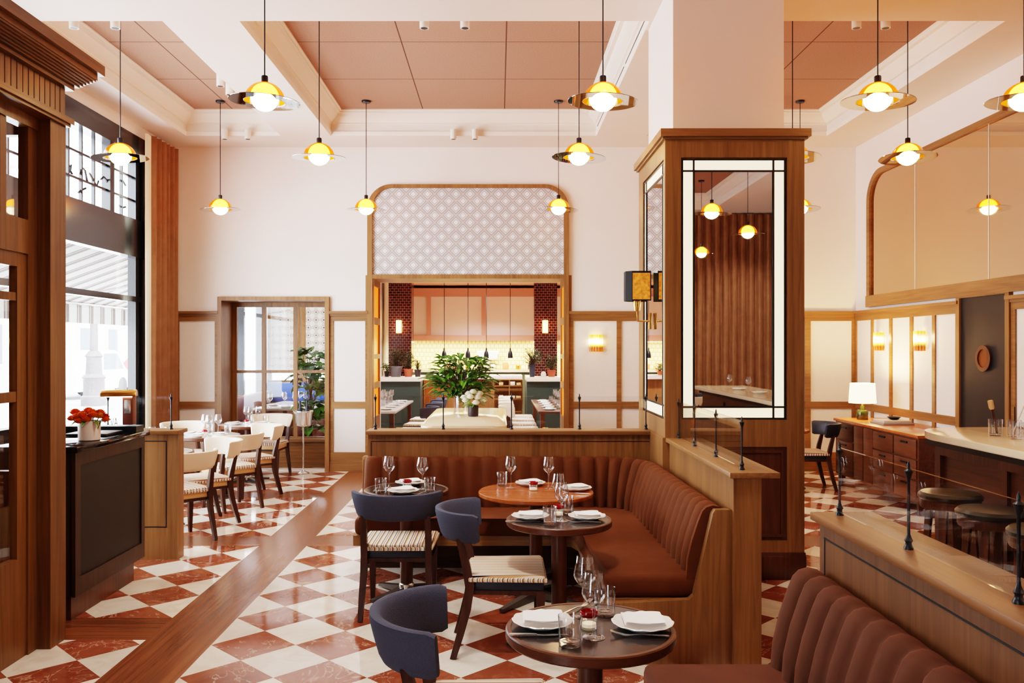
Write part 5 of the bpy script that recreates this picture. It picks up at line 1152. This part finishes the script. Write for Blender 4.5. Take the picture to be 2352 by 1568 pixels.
def car(name,label,cat,x,y,L,h,col,van):
    t = thing(name,label,cat,(x,y,-.1)); m = paint(name+'_paint',col,.3,.02)
    pf = [(-L/2,.25),(L/2,.25),(L/2,.7*h/1.4),(L*.36,.8*h/1.4),(L*.2,h),(-L*.46,h),(-L/2,.8*h)] if van else [(-L/2,.25),(L/2,.25),(L/2,.62),(L*.28,.78),(L*.08,h),(-L*.25,h),(-L*.42,.82),(-L/2,.75)]
    MB().prism(pf,'X',-.72,.72,bev=.06).build('body',m,t)
    for s in (-1,1):
        MB().prism([(L*.33,.82*h/1.4),(L*.2,h*.93),(-L*.05,h*.93),(-L*.05,.82*h/1.4)] if van else [(L*.24,.80),(L*.08,h*.94),(-L*.22,h*.94),(-L*.34,.82)],'X',s*.715,s*.73).build('side_window',M['facade_dark'],t)
        for k in (-.31,.31):
            w = MB(); w.lathe([(0,-.09),(.2,-.09),(.31,-.08),(.31,.08),(.2,.09),(0,.09)],24); w.xform(Matrix.Translation((s*.66,k*L,.31)) @ Matrix.Rotation(pi/2,4,'Y')); w.build('wheel',M['black'],t)
    return t
car('van','white van parked across the street, seen through the tall window','van',-13.7,28.2,3.9,1.55,lin(238,238,240),True)
car('car','red car parked behind the white van','car',-13.5,33.5,3.6,1.25,lin(190,50,54),False)
lp = thing('street_lamp','cast iron street lamp with a fluted base outside the tall window','street lamp',(-11.4,24,-.1))
MB().lathe([(0,0),(.34,0),(.34,.25),(.28,.3),(.28,.75),(.32,.8),(.22,.9),(.2,1.35),(.24,1.4),(.13,1.55),(0,1.55)],16).build('base',M['greypot'],lp); MB().cyl((0,0),.11,1.5,4.2,12,r2=.08).build('post',M['greypot'],lp); MB().lathe([(0,4.2),(.12,4.2),(.22,4.7),(.12,4.9),(0,4.95)],14).build('lantern',M['whitepot'],lp)
aw = thing('awning','grey and white striped awning outside the tall window','awning',(LEFT-.15,4.2,2.70)); AS = [(0,lin(240,240,240)),(.5,lin(120,112,108)),(.62,lin(236,236,236)),(.66,lin(120,112,108)),(.9,lin(240,240,240))]
M['awning_cloth'] = stripes('awning_stripe','Y',AS,.34)
MB().prism([(0,0),(-1.5,-.55),(-1.5,-.53),(0,.02)],'Y',.2,9.4).build('canopy',M['awning_cloth'],aw); MB().box(-1.51,-1.49,.2,9.4,-.82,-.53).build('valance',M['awning_cloth'],aw)
for y in (.25,3.2,6.2,9.35): MB().tube([(0,y,-.35),(-.8,y,-.5),(-1.45,y,-.56)],.018,6).build('arm',M['steel'],aw)
MB().tube([(-1.48,.2,-.56),(-1.48,9.4,-.56)],.02,6).build('front_rail',M['steel'],aw)
light('SUN','sun',(0,0,20),12,(1,.97,.92),.1,(radians(0),radians(42),radians(-25)))
bpy.data.objects['sun'].data.angle = .02
light('AREA','side_room_daylight',(LEFT-.2,13.6,1.6),40,(.9,.95,1),(1.9,2.0),(0,-pi/2,0))
light('AREA','side_window_daylight',(-3.3,15.3,1.65),40,(.9,.95,1),(1.4,1.3),(-pi/2,0,0))
for x,y,z,e in ((1.215,BACK-.10,1.64,2.5),(RIGHT-.10,9.92,1.65,9),(RIGHT-.10,8.96,1.65,9)): light('POINT','sconce_light',(x,y,z),e,(1,.58,.24),.03)
light('POINT','table_lamp_light',(4.06,9.5,1.10),55,(1,.58,.24),.05)
light('POINT','bracket_light',(X0-.10,6.22,1.86),2.5,(1,.7,.4),.03)
for x in (-1.824,.856): light('POINT','brick_sconce_light',(x,15.5,1.93),2.2,(1,.6,.3),.05)
# ------------------------------------------------------------------ light
WARM = (1.0,.72,.44); NEUT = (1.0,.91,.82)
def window_light(y0,y1,z0,z1,e):
    light('AREA','window_daylight',(LEFT-.25,(y0+y1)/2,(z0+z1)/2),e,(.86,.93,1.0),(z1-z0,y1-y0),(0,-pi/2,0))
window_light(4.95,9.7,.5,3.7,320); window_light(-3.5,-1.3,.5,3.7,40)
# ceiling spots added as fill light, away from the modelled fittings
for x,y,e in ((-.1,3.2,170),(.75,4.4,14),(-.4,8.6,60),(-3.0,8.4,60),(-.9,4.0,26),(-2.9,3.0,10),(2.5,-2.6,150),(4.4,-3.2,150)):
    light('SPOT','ceiling_fill_spot',(x,y,4.02),e,NEUT,.15,(0,0,0),spot_size=radians(120),spot_blend=.6)
for x,y,e in ((2.9,8.3,80),(3.2,5.0,30),(2.5,-.6,30)): light('SPOT','warm_fill_spot',(x,y,4.02),e,(1,.62,.34),.15,(0,0,0),spot_size=radians(130),spot_blend=.7)  # unseen warm fill, added to turn the right side more orange
sc = bpy.context.scene; cy = sc.cycles
cy.max_bounces = 8; cy.diffuse_bounces = 4; cy.glossy_bounces = 4; cy.transmission_bounces = 6; cy.transparent_max_bounces = 16
cy.caustics_reflective = False; cy.caustics_refractive = False; cy.sample_clamp_indirect = 6; cy.use_adaptive_sampling = True; cy.adaptive_threshold = .04
sc.view_settings.view_transform = 'Filmic'; sc.view_settings.look = 'High Contrast'; sc.view_settings.exposure = .72
# ------------------------------------------------------------------ to real size
done = set()
for o in list(bpy.context.scene.objects):
    o.location *= SC
    if o.type == 'MESH' and o.data.name not in done:
        done.add(o.data.name); o.data.transform(Matrix.Scale(SC,4))
    if o.type == 'LIGHT':
        o.data.energy *= SC*SC
        if o.data.type == 'AREA': o.data.size *= SC; o.data.size_y *= SC
        elif o.data.type in ('POINT','SPOT'): o.data.shadow_soft_size *= SC
